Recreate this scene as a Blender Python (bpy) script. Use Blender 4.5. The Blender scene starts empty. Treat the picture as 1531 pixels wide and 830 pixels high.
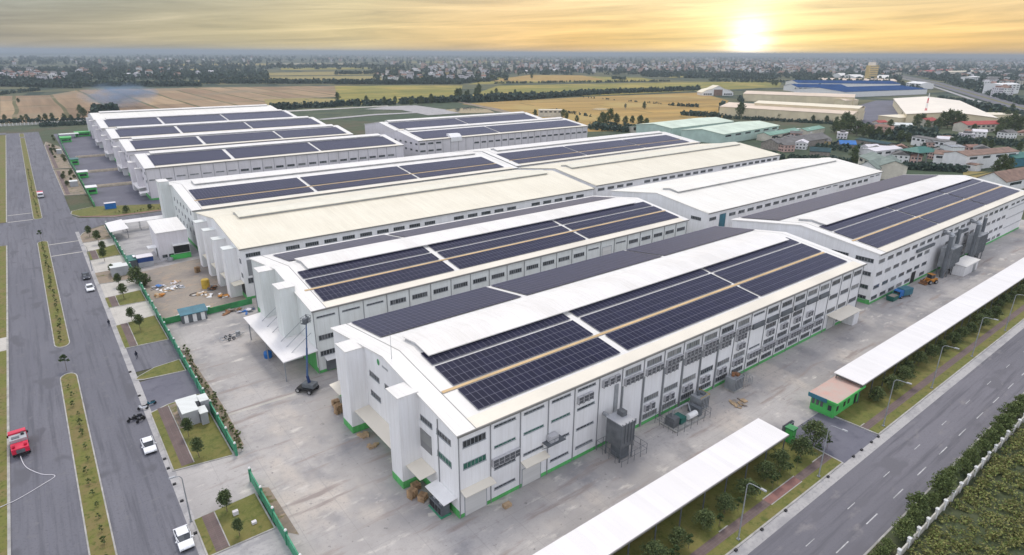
import bpy, bmesh, math, random
from mathutils import Vector, Matrix, noise
R = math.radians
rnd = random.Random(7)
scene = bpy.context.scene
COL = scene.collection

# ------------------------------------------------------------------ camera
CAM_H = 60.0
YAW, PITCH, ROLL, FPX = 0.909788, 0.351175, 0.0060026, 917.29      # drone camera, 1531 px wide frame
fw = Vector((math.cos(YAW)*math.cos(PITCH), math.sin(YAW)*math.cos(PITCH), -math.sin(PITCH)))
r0 = fw.cross(Vector((0, 0, 1))).normalized(); u0 = r0.cross(fw)
rt = r0*math.cos(ROLL) + u0*math.sin(ROLL); up = -r0*math.sin(ROLL) + u0*math.cos(ROLL)
cd = bpy.data.cameras.new("camera"); cam = bpy.data.objects.new("camera", cd); COL.objects.link(cam)
cam.matrix_world = Matrix(((rt.x, up.x, -fw.x, 0), (rt.y, up.y, -fw.y, 0), (rt.z, up.z, -fw.z, CAM_H), (0, 0, 0, 1)))
cd.sensor_width = 36; cd.lens = FPX/1531*36; cd.clip_start = .5; cd.clip_end = 80000
scene.camera = cam

def pdir(x, y): return fw*FPX + rt*(x-765.5) - up*(y-415)
def G(x, y, z=0.0):
    """ground (or height z) point, in metres, seen at photo pixel x, y - used to survey the site"""
    d = pdir(x, y); t = (z-CAM_H)/d.z
    return Vector((d.x*t, d.y*t, z))

# ------------------------------------------------------------------ world, sun, exposure
SUN_AZ, SUN_EL = R(58), R(60)
def nd(nt, t, **kw):
    n = nt.nodes.new(t)
    for k, v in kw.items(): setattr(n, k, v)
    return n
def ramp(nt, pts, interp='LINEAR'):
    n = nd(nt, 'ShaderNodeValToRGB'); e = n.color_ramp; e.interpolation = interp
    while len(e.elements) < len(pts): e.elements.new(.5)
    for el, (p, c) in zip(e.elements, pts):
        el.position = p; el.color = (*c, 1) if len(c) == 3 else c
    return n
def math_n(nt, op, a, b=None, c=None, clamp=False):
    n = nd(nt, 'ShaderNodeMath', operation=op, use_clamp=clamp)
    for i, v in enumerate((a, b, c)):
        if v is None: continue
        if isinstance(v, (int, float)): n.inputs[i].default_value = v
        else: nt.links.new(v, n.inputs[i])
    return n.outputs[0]
def mix_c(nt, f, a, b, bt='MIX'):
    n = nd(nt, 'ShaderNodeMix', data_type='RGBA', blend_type=bt)
    for i, v in ((0, f), (6, a), (7, b)):
        if isinstance(v, (int, float)): n.inputs[i].default_value = v
        elif isinstance(v, tuple): n.inputs[i].default_value = (*v, 1)
        else: nt.links.new(v, n.inputs[i])
    return n.outputs[2]
def vmath(nt, op, a, b=None):
    n = nd(nt, 'ShaderNodeVectorMath', operation=op)
    for i, v in enumerate((a, b)):
        if v is None: continue
        if isinstance(v, tuple): n.inputs[i].default_value = v
        else: nt.links.new(v, n.inputs[i])
    return n

world = bpy.data.worlds.new("World"); scene.world = world; world.use_nodes = True
nt = world.node_tree; nt.nodes.clear()
out = nd(nt, 'ShaderNodeOutputWorld'); bg = nd(nt, 'ShaderNodeBackground'); nt.links.new(bg.outputs[0], out.inputs[0])
tc = nd(nt, 'ShaderNodeTexCoord'); D = tc.outputs['Generated']
sep = nd(nt, 'ShaderNodeSeparateXYZ'); nt.links.new(D, sep.inputs[0])
lowsun = pdir(1118, 69).normalized()                 # the sun glowing through the cloud just above the horizon
hz = Vector((lowsun.x, lowsun.y, 0)).normalized()
dn = vmath(nt, 'DOT_PRODUCT', D, tuple(hz)); dot = dn.outputs['Value']
dotp = math_n(nt, 'MULTIPLY_ADD', dot, .5, .5)
# colour of the low sky by the angle from the sun: gold, straw, grey olive, then unseen sky behind, brightened to light the walls
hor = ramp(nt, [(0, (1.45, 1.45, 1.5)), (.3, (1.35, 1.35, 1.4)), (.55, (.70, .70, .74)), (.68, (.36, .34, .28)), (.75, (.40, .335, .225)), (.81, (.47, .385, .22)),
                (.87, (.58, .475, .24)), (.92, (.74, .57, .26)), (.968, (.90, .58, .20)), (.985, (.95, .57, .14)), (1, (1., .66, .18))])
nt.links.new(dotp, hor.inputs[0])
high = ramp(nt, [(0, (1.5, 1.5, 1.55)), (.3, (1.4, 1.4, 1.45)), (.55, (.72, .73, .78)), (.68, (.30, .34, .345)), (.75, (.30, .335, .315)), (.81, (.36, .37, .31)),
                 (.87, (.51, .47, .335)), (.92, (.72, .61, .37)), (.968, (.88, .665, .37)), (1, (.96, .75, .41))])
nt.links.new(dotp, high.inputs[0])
el = math_n(nt, 'MULTIPLY', sep.outputs[2], 1/.075, clamp=True)
low = mix_c(nt, el, hor.outputs[0], high.outputs[0])
# streaky cloud bands, drawn out along the horizon
az = nd(nt, 'ShaderNodeMath', operation='ARCTAN2'); nt.links.new(sep.outputs[1], az.inputs[0]); nt.links.new(sep.outputs[0], az.inputs[1])
cx = nd(nt, 'ShaderNodeCombineXYZ')
nt.links.new(math_n(nt, 'MULTIPLY', az.outputs[0], 3.2), cx.inputs[0])
slope = math_n(nt, 'MULTIPLY_ADD', az.outputs[0], .035, sep.outputs[2])
nt.links.new(math_n(nt, 'MULTIPLY', slope, 62), cx.inputs[1])
n1 = nd(nt, 'ShaderNodeTexNoise'); n1.inputs['Scale'].default_value = 1.25; n1.inputs['Detail'].default_value = 6; n1.inputs['Roughness'].default_value = .58
n1.inputs['Distortion'].default_value = .7; nt.links.new(cx.outputs[0], n1.inputs['Vector'])
cr = ramp(nt, [(.30, (.72, .74, .80)), (.45, (.90, .905, .93)), (.60, (1.07, 1.07, 1.09)), (.76, (1.32, 1.29, 1.34))]); nt.links.new(n1.outputs[0], cr.inputs[0])
low = mix_c(nt, 1.0, low, cr.outputs[0], 'MULTIPLY')
# bright haze round the low sun
def ds_of(vs_):                                      # angular distance from the low sun, drawn out upwards by the cloud
    df = vmath(nt, 'SUBTRACT', D, tuple(lowsun)).outputs[0]
    sc_ = vmath(nt, 'MULTIPLY', df, (1, 1, vs_)).outputs[0]
    return vmath(nt, 'LENGTH', sc_).outputs['Value']
def gauss(ds, sig, amp): return math_n(nt, 'MULTIPLY', math_n(nt, 'EXPONENT', math_n(nt, 'MULTIPLY', math_n(nt, 'POWER', math_n(nt, 'DIVIDE', ds, sig), 2.0), -1.0)), amp)
cg_ = math_n(nt, 'MULTIPLY_ADD', n1.outputs[0], 1.6, .2)
glow = nd(nt, 'ShaderNodeVectorMath', operation='SCALE'); glow.inputs[0].default_value = (.9, .93, 1.0); nt.links.new(math_n(nt, 'MULTIPLY', gauss(ds_of(.8), .027, 1.1), cg_), glow.inputs['Scale'])
glow2 = nd(nt, 'ShaderNodeVectorMath', operation='SCALE'); glow2.inputs[0].default_value = (1, .86, .50); nt.links.new(math_n(nt, 'MULTIPLY', gauss(ds_of(.6), .085, .42), cg_), glow2.inputs['Scale'])
low = vmath(nt, 'ADD', low, glow.outputs[0]).outputs[0]
low = vmath(nt, 'ADD', low, glow2.outputs[0]).outputs[0]
# overcast dome overhead, thin enough for the clear sky (Nishita) to tint it
sky = nd(nt, 'ShaderNodeTexSky', sky_type='NISHITA', sun_disc=False, sun_elevation=SUN_EL, sun_rotation=R(90)-SUN_AZ)
skys = nd(nt, 'ShaderNodeVectorMath', operation='SCALE'); nt.links.new(sky.outputs[0], skys.inputs[0]); skys.inputs['Scale'].default_value = .05
n2 = nd(nt, 'ShaderNodeTexNoise'); n2.inputs['Scale'].default_value = 2.2; n2.inputs['Detail'].default_value = 4; nt.links.new(D, n2.inputs['Vector'])
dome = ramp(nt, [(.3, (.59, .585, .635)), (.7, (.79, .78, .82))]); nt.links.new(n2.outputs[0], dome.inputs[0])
# unseen side of the dome, away from the low sun, brightened to light walls
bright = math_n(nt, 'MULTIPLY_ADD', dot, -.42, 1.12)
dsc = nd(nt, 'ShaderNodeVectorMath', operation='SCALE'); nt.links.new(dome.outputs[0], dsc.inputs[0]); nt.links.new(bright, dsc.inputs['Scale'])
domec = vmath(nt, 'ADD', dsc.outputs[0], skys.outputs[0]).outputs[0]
mr = nd(nt, 'ShaderNodeMapRange', interpolation_type='SMOOTHSTEP'); nt.links.new(sep.outputs[2], mr.inputs[0]); mr.inputs[1].default_value = .078; mr.inputs[2].default_value = .15
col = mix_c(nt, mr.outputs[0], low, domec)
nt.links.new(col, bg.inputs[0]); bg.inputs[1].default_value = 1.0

sl = bpy.data.lights.new("sun", 'SUN'); sl.energy = 1.35; sl.angle = R(14); sl.color = (1, .93, .82)
so = bpy.data.objects.new("sun", sl); COL.objects.link(so)
sv = Vector((math.cos(SUN_EL)*math.cos(SUN_AZ), math.cos(SUN_EL)*math.sin(SUN_AZ), math.sin(SUN_EL)))
so.rotation_euler = sv.to_track_quat('Z', 'Y').to_euler(); so.location = (0, 0, 200)

vs = scene.view_settings; vs.view_transform = 'Standard'; vs.look = 'None'; vs.exposure = .17; vs.gamma = 1.0; vs.use_curve_mapping = False
scene.cycles.use_denoising = True; scene.cycles.max_bounces = 6; scene.cycles.volume_bounces = 0; scene.cycles.diffuse_bounces = 3
scene.cycles.glossy_bounces = 3; scene.cycles.transparent_max_bounces = 8; scene.cycles.caustics_reflective = False; scene.cycles.caustics_refractive = False

# ------------------------------------------------------------------ materials
def new_mat(name):
    m = bpy.data.materials.new(name); m.use_nodes = True
    nt = m.node_tree; b = nt.nodes['Principled BSDF']
    return m, nt, b
def sc(c, f): return tuple(min(1, v*f) for v in c)
def mat(name, col, rough=.6, var=.12, scale=.5, metal=0., spec=.4, stretch=None, col2=None, detail=4, bump=0.):
    """plain surface with soft weathering noise in object space (metres)"""
    m, nt, b = new_mat(name)
    tc = nd(nt, 'ShaderNodeTexCoord'); v = tc.outputs['Object']
    if stretch:
        mp = nd(nt, 'ShaderNodeMapping'); mp.inputs['Scale'].default_value = stretch; nt.links.new(v, mp.inputs[0]); v = mp.outputs[0]
    n = nd(nt, 'ShaderNodeTexNoise'); n.inputs['Scale'].default_value = scale; n.inputs['Detail'].default_value = detail; n.inputs['Roughness'].default_value = .6
    nt.links.new(v, n.inputs['Vector'])
    c2 = col2 or sc(col, 1-var*2)
    rp = ramp(nt, [(.32, c2), (.68, sc(col, 1+var*.3))]); nt.links.new(n.outputs[0], rp.inputs[0])
    nt.links.new(rp.outputs[0], b.inputs['Base Color'])
    b.inputs['Roughness'].default_value = rough; b.inputs['Metallic'].default_value = metal; b.inputs['Specular IOR Level'].default_value = spec
    if bump:
        bp = nd(nt, 'ShaderNodeBump'); bp.inputs['Strength'].default_value = bump; nt.links.new(n.outputs[0], bp.inputs['Height']); nt.links.new(bp.outputs[0], b.inputs['Normal'])
    return m
M = {}
def multi(name, layers, base, rough=.85, joint=None, spec=.25):
    """ground surface: base colour with several noise layers (scale, lo, hi, colour, stretch)"""
    m, nt, b = new_mat(name); tc = nd(nt, 'ShaderNodeTexCoord'); c = base
    for (s, lo, hi, colr, st, det) in layers:
        v = tc.outputs['Object']
        mp = nd(nt, 'ShaderNodeMapping'); mp.inputs['Scale'].default_value = st; mp.inputs['Location'].default_value = (s*311 % 7, s*173 % 5, 0)
        nt.links.new(v, mp.inputs[0])
        n = nd(nt, 'ShaderNodeTexNoise'); n.inputs['Scale'].default_value = s; n.inputs['Detail'].default_value = det; n.inputs['Roughness'].default_value = .62
        nt.links.new(mp.outputs[0], n.inputs['Vector'])
        k = nd(nt, 'ShaderNodeMapRange', interpolation_type='SMOOTHSTEP'); nt.links.new(n.outputs[0], k.inputs[0]); k.inputs[1].default_value = lo; k.inputs[2].default_value = hi
        c = mix_c(nt, k.outputs[0], c, colr)
    if joint:
        bt = nd(nt, 'ShaderNodeTexBrick', offset=0.); nt.links.new(tc.outputs['Object'], bt.inputs['Vector'])
        bt.inputs['Scale'].default_value = 1; bt.inputs['Brick Width'].default_value = joint[0]; bt.inputs['Row Height'].default_value = joint[1]
        bt.inputs['Mortar Size'].default_value = joint[2]; bt.inputs['Mortar Smooth'].default_value = .5
        c = mix_c(nt, math_n(nt, 'MULTIPLY', bt.outputs['Fac'], joint[4]), c, joint[3])
    nt.links.new(c, b.inputs['Base Color']) if not isinstance(c, tuple) else None
    b.inputs['Roughness'].default_value = rough; b.inputs['Specular IOR Level'].default_value = spec
    return m
ONE = (1, 1, 1)
M['concrete'] = multi('yard_concrete', [(.035, .42, .62, (.33, .315, .305), ONE, 5), (.09, .50, .66, (.265, .26, .265), ONE, 6), (.05, .50, .66, (.485, .44, .395), (1.3, .8, 1), 4),
                                         (.7, .50, .78, (.33, .31, .295), ONE, 6), (.35, .56, .72, (.55, .52, .48), (.6, 1.5, 1), 6), (3.2, .52, .8, (.31, .295, .28), ONE, 4),
                                         (.22, .54, .68, (.30, .26, .24), (.28, 1.9, 1), 5), (1.1, .62, .72, (.22, .21, .205), ONE, 5)], (.425, .405, .39), joint=(6, 6, .06, (.28, .27, .26), .45))
M['concrete_light'] = multi('driveway_concrete', [(.2, .45, .65, (.42, .40, .36), ONE, 5), (1.5, .5, .75, (.40, .385, .36), ONE, 4)], (.50, .475, .43), joint=(4, 4, .05, (.3, .29, .27), .4))
M['asphalt'] = multi('road_asphalt', [(.06, .42, .62, (.168, .168, .19), (1, .25, 1), 5), (.42, .46, .68, (.11, .111, .128), (2.6, .10, 1), 5), (.5, .56, .72, (.165, .164, .178), ONE, 6), (3, .5, .8, (.10, .10, .112), ONE, 3), (.22, .58, .66, (.115, .115, .13), (1, .5, 1), 2), (1.3, .68, .76, (.085, .085, .092), ONE, 5)], (.142, .143, .165))
M['asphalt_x'] = multi('road_asphalt_long', [(.06, .42, .62, (.175, .170, .19), (.25, 1, 1), 5), (.42, .46, .68, (.115, .113, .127), (.10, 2.6, 1), 5), (.3, .55, .72, (.215, .205, .21), (.6, 1.2, 1), 6), (3, .5, .8, (.125, .124, .136), ONE, 3), (.22, .58, .66, (.138, .135, .15), (.5, 1, 1), 2), (1.3, .70, .78, (.10, .10, .105), ONE, 5)], (.15, .147, .165))
M['asphalt_yard'] = multi('yard_asphalt', [(.05, .42, .62, (.16, .16, .19), ONE, 5), (.5, .5, .75, (.105, .105, .13), ONE, 5)], (.13, .13, .16))
M['shoulder'] = multi('shoulder_concrete', [(.25, .45, .62, (.30, .295, .30), (.6, 1, 1), 6), (2, .5, .75, (.26, .255, .26), ONE, 4)], (.40, .39, .385))
M['lawn'] = multi('lawn_grass', [(.12, .42, .62, (.175, .155, .05), ONE, 5), (.8, .45, .7, (.085, .105, .025), ONE, 5), (4, .45, .75, (.18, .17, .06), ONE, 4)], (.135, .145, .038))
M['median'] = multi('median_grass', [(.25, .42, .6, (.185, .15, .06), ONE, 5), (1.5, .5, .7, (.08, .10, .02), ONE, 5)], (.15, .155, .04))
M['roughgrass'] = multi('rough_grass', [(.02, .42, .6, (.10, .085, .05), ONE, 5), (.1, .45, .65, (.06, .075, .035), ONE, 5), (1, .5, .7, (.04, .055, .022), ONE, 4)], (.065, .09, .045))
M['soil'] = multi('bare_soil', [(.15, .42, .62, (.20, .17, .14), ONE, 5), (.9, .5, .7, (.36, .27, .19), ONE, 5), (.4, .52, .66, (.13, .13, .05), ONE, 5)], (.27, .22, .165))
M['dirtyard'] = multi('dirt_yard', [(.06, .42, .62, (.24, .215, .195), ONE, 5), (.3, .5, .7, (.37, .29, .22), ONE, 5), (1.2, .52, .75, (.21, .185, .17), ONE, 5)], (.31, .27, .225))
M['brickpath'] = multi('brick_path', [(.3, .45, .65, (.17, .125, .115), ONE, 5), (2, .5, .75, (.115, .095, .085), ONE, 4)], (.135, .10, .095), joint=(.8, .4, .03, (.2, .17, .16), .5))
M['redpath'] = multi('red_brick_path', [(.3, .45, .65, (.27, .14, .12), ONE, 5), (2, .5, .75, (.19, .11, .10), ONE, 4)], (.23, .125, .11))
M['kerb'] = mat('kerb_stone', (.42, .41, .385), .8, .18, .6)
M['mark'] = mat('road_paint', (.55, .55, .55), .7, .25, .8)
def sheet_metal(name, col, pitch, run, streak=.10, dirt=.10, vertical=False, rough=.5, seam=.10, tint=None):
    # profiled sheet: seams every pitch metres, each sheet a slightly different tone, rain streaks down the fall
    m, nt, b = new_mat(name); tc = nd(nt, 'ShaderNodeTexCoord'); v = tc.outputs['Object']
    sp = nd(nt, 'ShaderNodeSeparateXYZ'); nt.links.new(v, sp.inputs[0]); cb = nd(nt, 'ShaderNodeCombineXYZ')
    if vertical:
        nt.links.new(math_n(nt, 'ADD', sp.outputs[0], sp.outputs[1]), cb.inputs[0]); nt.links.new(sp.outputs[2], cb.inputs[1])
    else:
        nt.links.new(sp.outputs[0], cb.inputs[0]); nt.links.new(sp.outputs[1], cb.inputs[1])
    bt = nd(nt, 'ShaderNodeTexBrick', offset=.0); nt.links.new(cb.outputs[0], bt.inputs['Vector']); bt.inputs['Scale'].default_value = 1; bt.inputs['Brick Width'].default_value = pitch; bt.inputs['Row Height'].default_value = run
    bt.inputs['Mortar Size'].default_value = .022; bt.inputs['Mortar Smooth'].default_value = .6; bt.inputs['Bias'].default_value = 0
    bt.inputs['Color1'].default_value = (1, 1, 1, 1); bt.inputs['Color2'].default_value = (.945, .945, .945, 1); bt.inputs['Mortar'].default_value = (1-seam*2.2,)*3+(1,)
    mp = nd(nt, 'ShaderNodeMapping'); mp.inputs['Scale'].default_value = (2.2, .16, 1); nt.links.new(cb.outputs[0], mp.inputs[0])
    n = nd(nt, 'ShaderNodeTexNoise'); n.inputs['Scale'].default_value = 1; n.inputs['Detail'].default_value = 5; n.inputs['Roughness'].default_value = .65; nt.links.new(mp.outputs[0], n.inputs['Vector'])
    r1 = ramp(nt, [(.3, (1-streak*1.6, 1-streak*1.7, 1-streak*2.0)), (.6, (1, 1, 1))]); nt.links.new(n.outputs[0], r1.inputs[0])
    n2 = nd(nt, 'ShaderNodeTexNoise'); n2.inputs['Scale'].default_value = .09; n2.inputs['Detail'].default_value = 6; nt.links.new(cb.outputs[0], n2.inputs['Vector'])
    r2 = ramp(nt, [(.34, tint or (1-dirt, 1-dirt*1.1, 1-dirt*1.3)), (.62, (1, 1, 1))]); nt.links.new(n2.outputs[0], r2.inputs[0])
    c = mix_c(nt, 1., (*col,), bt.outputs['Color'], 'MULTIPLY'); c = mix_c(nt, 1., c, r1.outputs[0], 'MULTIPLY'); c = mix_c(nt, 1., c, r2.outputs[0], 'MULTIPLY')
    nt.links.new(c, b.inputs['Base Color']); b.inputs['Roughness'].default_value = rough; b.inputs['Specular IOR Level'].default_value = .3
    return m
M['white_roof'] = sheet_metal('white_metal_roof', (.785, .775, .75), .95, 90, .05, .07)
M['cream_roof'] = sheet_metal('cream_metal_roof', (.77, .725, .595), .95, 90, .05, .06)
M['ivory_roof'] = sheet_metal('ivory_metal_roof', (.81, .795, .74), .95, 90, .045, .05)
M['monitor'] = sheet_metal('ridge_vent_metal', (.785, .77, .745), 1.9, 90, .06, .08)
M['monitor_cream'] = mat('ridge_vent_cream', (.70, .675, .56), .5, .05, .3)
M['vent_face'] = mat('ridge_vent_louvre', (.48, .49, .50), .5, .15, .4)
M['gutter'] = mat('gutter_metal', (.22, .215, .20), .5, .1, .5)
M['cream_trim'] = mat('eave_flashing', (.74, .69, .585), .5, .06, .08)
M['tan'] = mat('walkway_tan', (.62, .44, .23), .6, .12, .15)
M['wall'] = sheet_metal('white_wall_cladding', (.82, .825, .84), 1.05, 40, .055, .07, True, .6, .06)
M['wall_green'] = sheet_metal('pale_wall_cladding', (.72, .755, .745), 1.05, 40, .06, .08, True, .6, .06)
M['wall_lav'] = sheet_metal('lilac_wall_cladding', (.71, .69, .725), 1.05, 40, .06, .07, True, .6, .06)
M['plinth'] = sheet_metal('green_plinth_paint', (.14, .55, .18), 2.6, 40, .2, .25, True, .6, .08)
M['greenwall'] = mat('green_wall_paint', (.07, .33, .12), .6, .2, .5)
M['fence_green'] = mat('fence_green_paint', (.06, .30, .17), .6, .2, .5)
M['bright_green'] = mat('bright_green_paint', (.09, .50, .12), .6, .12, .5)
M['pipe'] = mat('downpipe_grey', (.26, .27, .28), .5, .1)
M['frame'] = mat('window_frame', (.33, .35, .37), .5, .05)
def glass_mat(name, cols):
    m, nt, b = new_mat(name); oi = nd(nt, 'ShaderNodeObjectInfo'); tc = nd(nt, 'ShaderNodeTexCoord')
    mp = nd(nt, 'ShaderNodeMapping'); mp.inputs['Scale'].default_value = (1.55, .1, .8); nt.links.new(tc.outputs['Object'], mp.inputs[0])
    wn = nd(nt, 'ShaderNodeTexWhiteNoise', noise_dimensions='4D'); sn = vmath(nt, 'FLOOR', mp.outputs[0]); nt.links.new(sn.outputs[0], wn.inputs['Vector']); nt.links.new(math_n(nt, 'MULTIPLY', oi.outputs['Random'], 97.), wn.inputs['W'])
    f = math_n(nt, 'MULTIPLY_ADD', wn.outputs['Value'], .6, math_n(nt, 'MULTIPLY', oi.outputs['Random'], .4)); rp = ramp(nt, [(i/(len(cols)-1), c) for i, c in enumerate(cols)]); nt.links.new(f, rp.inputs[0])
    nt.links.new(rp.outputs[0], b.inputs['Base Color']); b.inputs['Roughness'].default_value = .15; b.inputs['Specular IOR Level'].default_value = .6; return m
M['glass'] = glass_mat('window_glass', [(.012, .016, .02), (.03, .036, .042), (.05, .056, .062), (.14, .15, .155)])
M['glass_grey'] = glass_mat('window_glass_grey', [(.06, .065, .07), (.15, .155, .16), (.2, .205, .2), (.33, .33, .32)])
M['glass_green'] = mat('window_glass_green', (.015, .13, .09), .15, .2, .8, spec=.6)
M['dark'] = mat('dark_opening', (.03, .03, .032), .7, .2)
M['shutter'] = mat('roller_shutter', (.62, .62, .60), .5, .06, .3, stretch=(.2, .2, 8))
M['ac'] = mat('air_conditioner_casing', (.52, .52, .54), .5, .1, 1)
M['ac_dark'] = mat('air_conditioner_grille', (.10, .105, .115), .6, .1)
M['steel'] = mat('galvanised_steel', (.36, .38, .40), .45, .15, .6, metal=.3)
M['steel_dark'] = mat('dark_steel', (.14, .155, .17), .5, .15, .6)
M['canopy'] = sheet_metal('canopy_sheet', (.77, .755, .75), 1.0, 90, .02, .05, False, .5, .03)
M['rust'] = mat('rusty_metal', (.32, .16, .08), .8, .3, 1.5)
M['wood'] = mat('pallet_wood', (.45, .30, .17), .8, .25, 1.2)
M['cardboard'] = mat('cardboard', (.50, .36, .22), .8, .2, 1.2)
M['tyre'] = mat('tyre_rubber', (.025, .025, .027), .8, .1)
M['rim'] = mat('wheel_rim', (.45, .46, .48), .35, .1, metal=.6)
M['carwhite'] = mat('white_car_paint', (.80, .81, .83), .25, .02, spec=.6)
M['cardark'] = mat('dark_car_paint', (.03, .035, .05), .25, .1, spec=.6)
M['red'] = mat('red_paint', (.66, .025, .07), .4, .12)
M['blue'] = mat('blue_paint', (.02, .16, .48), .5, .15)
M['navy'] = mat('navy_paint', (.02, .05, .16), .5, .15)
M['teal'] = mat('teal_paint', (.04, .17, .23), .5, .15)
M['dkgreen'] = mat('dark_green_roof', (.03, .16, .13), .5, .15)
M['orange'] = mat('orange_paint', (.62, .26, .04), .5, .2)
M['yellow'] = mat('yellow_paint', (.62, .42, .06), .5, .2)
M['white'] = mat('white_paint', (.80, .80, .79), .5, .06)
M['grey'] = mat('grey_paint', (.40, .41, .43), .55, .1)
M['black'] = mat('black_plastic', (.02, .02, .022), .5, .1)
M['lamp'] = mat('headlight_glass', (.7, .72, .72), .15, .05)
M['trunk'] = mat('bark', (.20, .16, .12), .9, .25, 3)
M['pinkroof'] = mat('pink_concrete_roof', (.50, .31, .26), .8, .15, .5, col2=(.46, .38, .33))
M['skin'] = mat('skin', (.45, .28, .20), .6, .05)
M['cloth_dark'] = mat('dark_clothing', (.03, .035, .06), .8, .2)
M['cloth_light'] = mat('light_clothing', (.5, .5, .52), .8, .2)

def solar_mat():
    m, nt, b = new_mat('solar_panel'); tc = nd(nt, 'ShaderNodeTexCoord')
    def grid(w, h, mort):
        bt = nd(nt, 'ShaderNodeTexBrick', offset=0.); nt.links.new(tc.outputs['Object'], bt.inputs['Vector'])
        bt.inputs['Scale'].default_value = 1; bt.inputs['Brick Width'].default_value = w; bt.inputs['Row Height'].default_value = h
        bt.inputs['Mortar Size'].default_value = mort; bt.inputs['Mortar Smooth'].default_value = .2; bt.inputs['Bias'].default_value = 0
        bt.inputs['Color1'].default_value = (.0075, .0090, .024, 1); bt.inputs['Color2'].default_value = (.0115, .0130, .034, 1)
        bt.inputs['Mortar'].default_value = (.16, .16, .20, 1)
        return bt
    g1 = grid(1.02, 1.74, .034)
    n = nd(nt, 'ShaderNodeTexNoise'); n.inputs['Scale'].default_value = .12; nt.links.new(tc.outputs['Object'], n.inputs['Vector'])
    dust = math_n(nt, 'MULTIPLY', n.outputs[0], .012)
    c = mix_c(nt, dust, g1.outputs['Color'], (.30, .27, .27))
    nt.links.new(c, b.inputs['Base Color'])
    b.inputs['Roughness'].default_value = .3; b.inputs['Specular IOR Level'].default_value = .07
    b.inputs['Sheen Weight'].default_value = .11; b.inputs['Sheen Roughness'].default_value = .45; b.inputs['Sheen Tint'].default_value = (.62, .58, 1., 1)   # lavender sky reflection at grazing angles, put in as a sheen tint
    return m
M['solar'] = solar_mat()

def leaf_mat(name, cols, rough=.75):
    m, nt, b = new_mat(name); g = nd(nt, 'ShaderNodeNewGeometry'); oi = nd(nt, 'ShaderNodeObjectInfo')
    tc = nd(nt, 'ShaderNodeTexCoord'); n = nd(nt, 'ShaderNodeTexNoise'); n.inputs['Scale'].default_value = .8; nt.links.new(tc.outputs['Object'], n.inputs['Vector'])
    f = math_n(nt, 'ADD', math_n(nt, 'MULTIPLY', g.outputs['Random Per Island'], .55), math_n(nt, 'MULTIPLY', n.outputs[0], .3))
    f = math_n(nt, 'ADD', f, math_n(nt, 'MULTIPLY', oi.outputs['Random'], .15))
    k = len(cols); rp = ramp(nt, [(.12+.76*i/(k-1), c) for i, c in enumerate(cols)]); nt.links.new(f, rp.inputs[0])
    nt.links.new(rp.outputs[0], b.inputs['Base Color']); b.inputs['Roughness'].default_value = rough; b.inputs['Specular IOR Level'].default_value = .2
    return m
M['leaf'] = leaf_mat('leaves_green', [(.028, .048, .020), (.05, .080, .028), (.085, .115, .040)])
M['leaf_dark'] = leaf_mat('leaves_dark', [(.044, .064, .030), (.082, .115, .046), (.145, .17, .065)])
M['leaf_hedge'] = leaf_mat('leaves_hedge', [(.055, .078, .028), (.10, .135, .045), (.17, .195, .07)])
M['leaf_wild'] = leaf_mat('leaves_wild', [(.10, .105, .034), (.18, .165, .065), (.15, .205, .055), (.26, .24, .09), (.18, .30, .065)])
M['leaf_far'] = leaf_mat('leaves_far', [(.035, .060, .055), (.058, .090, .068), (.095, .12, .075)])

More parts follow.
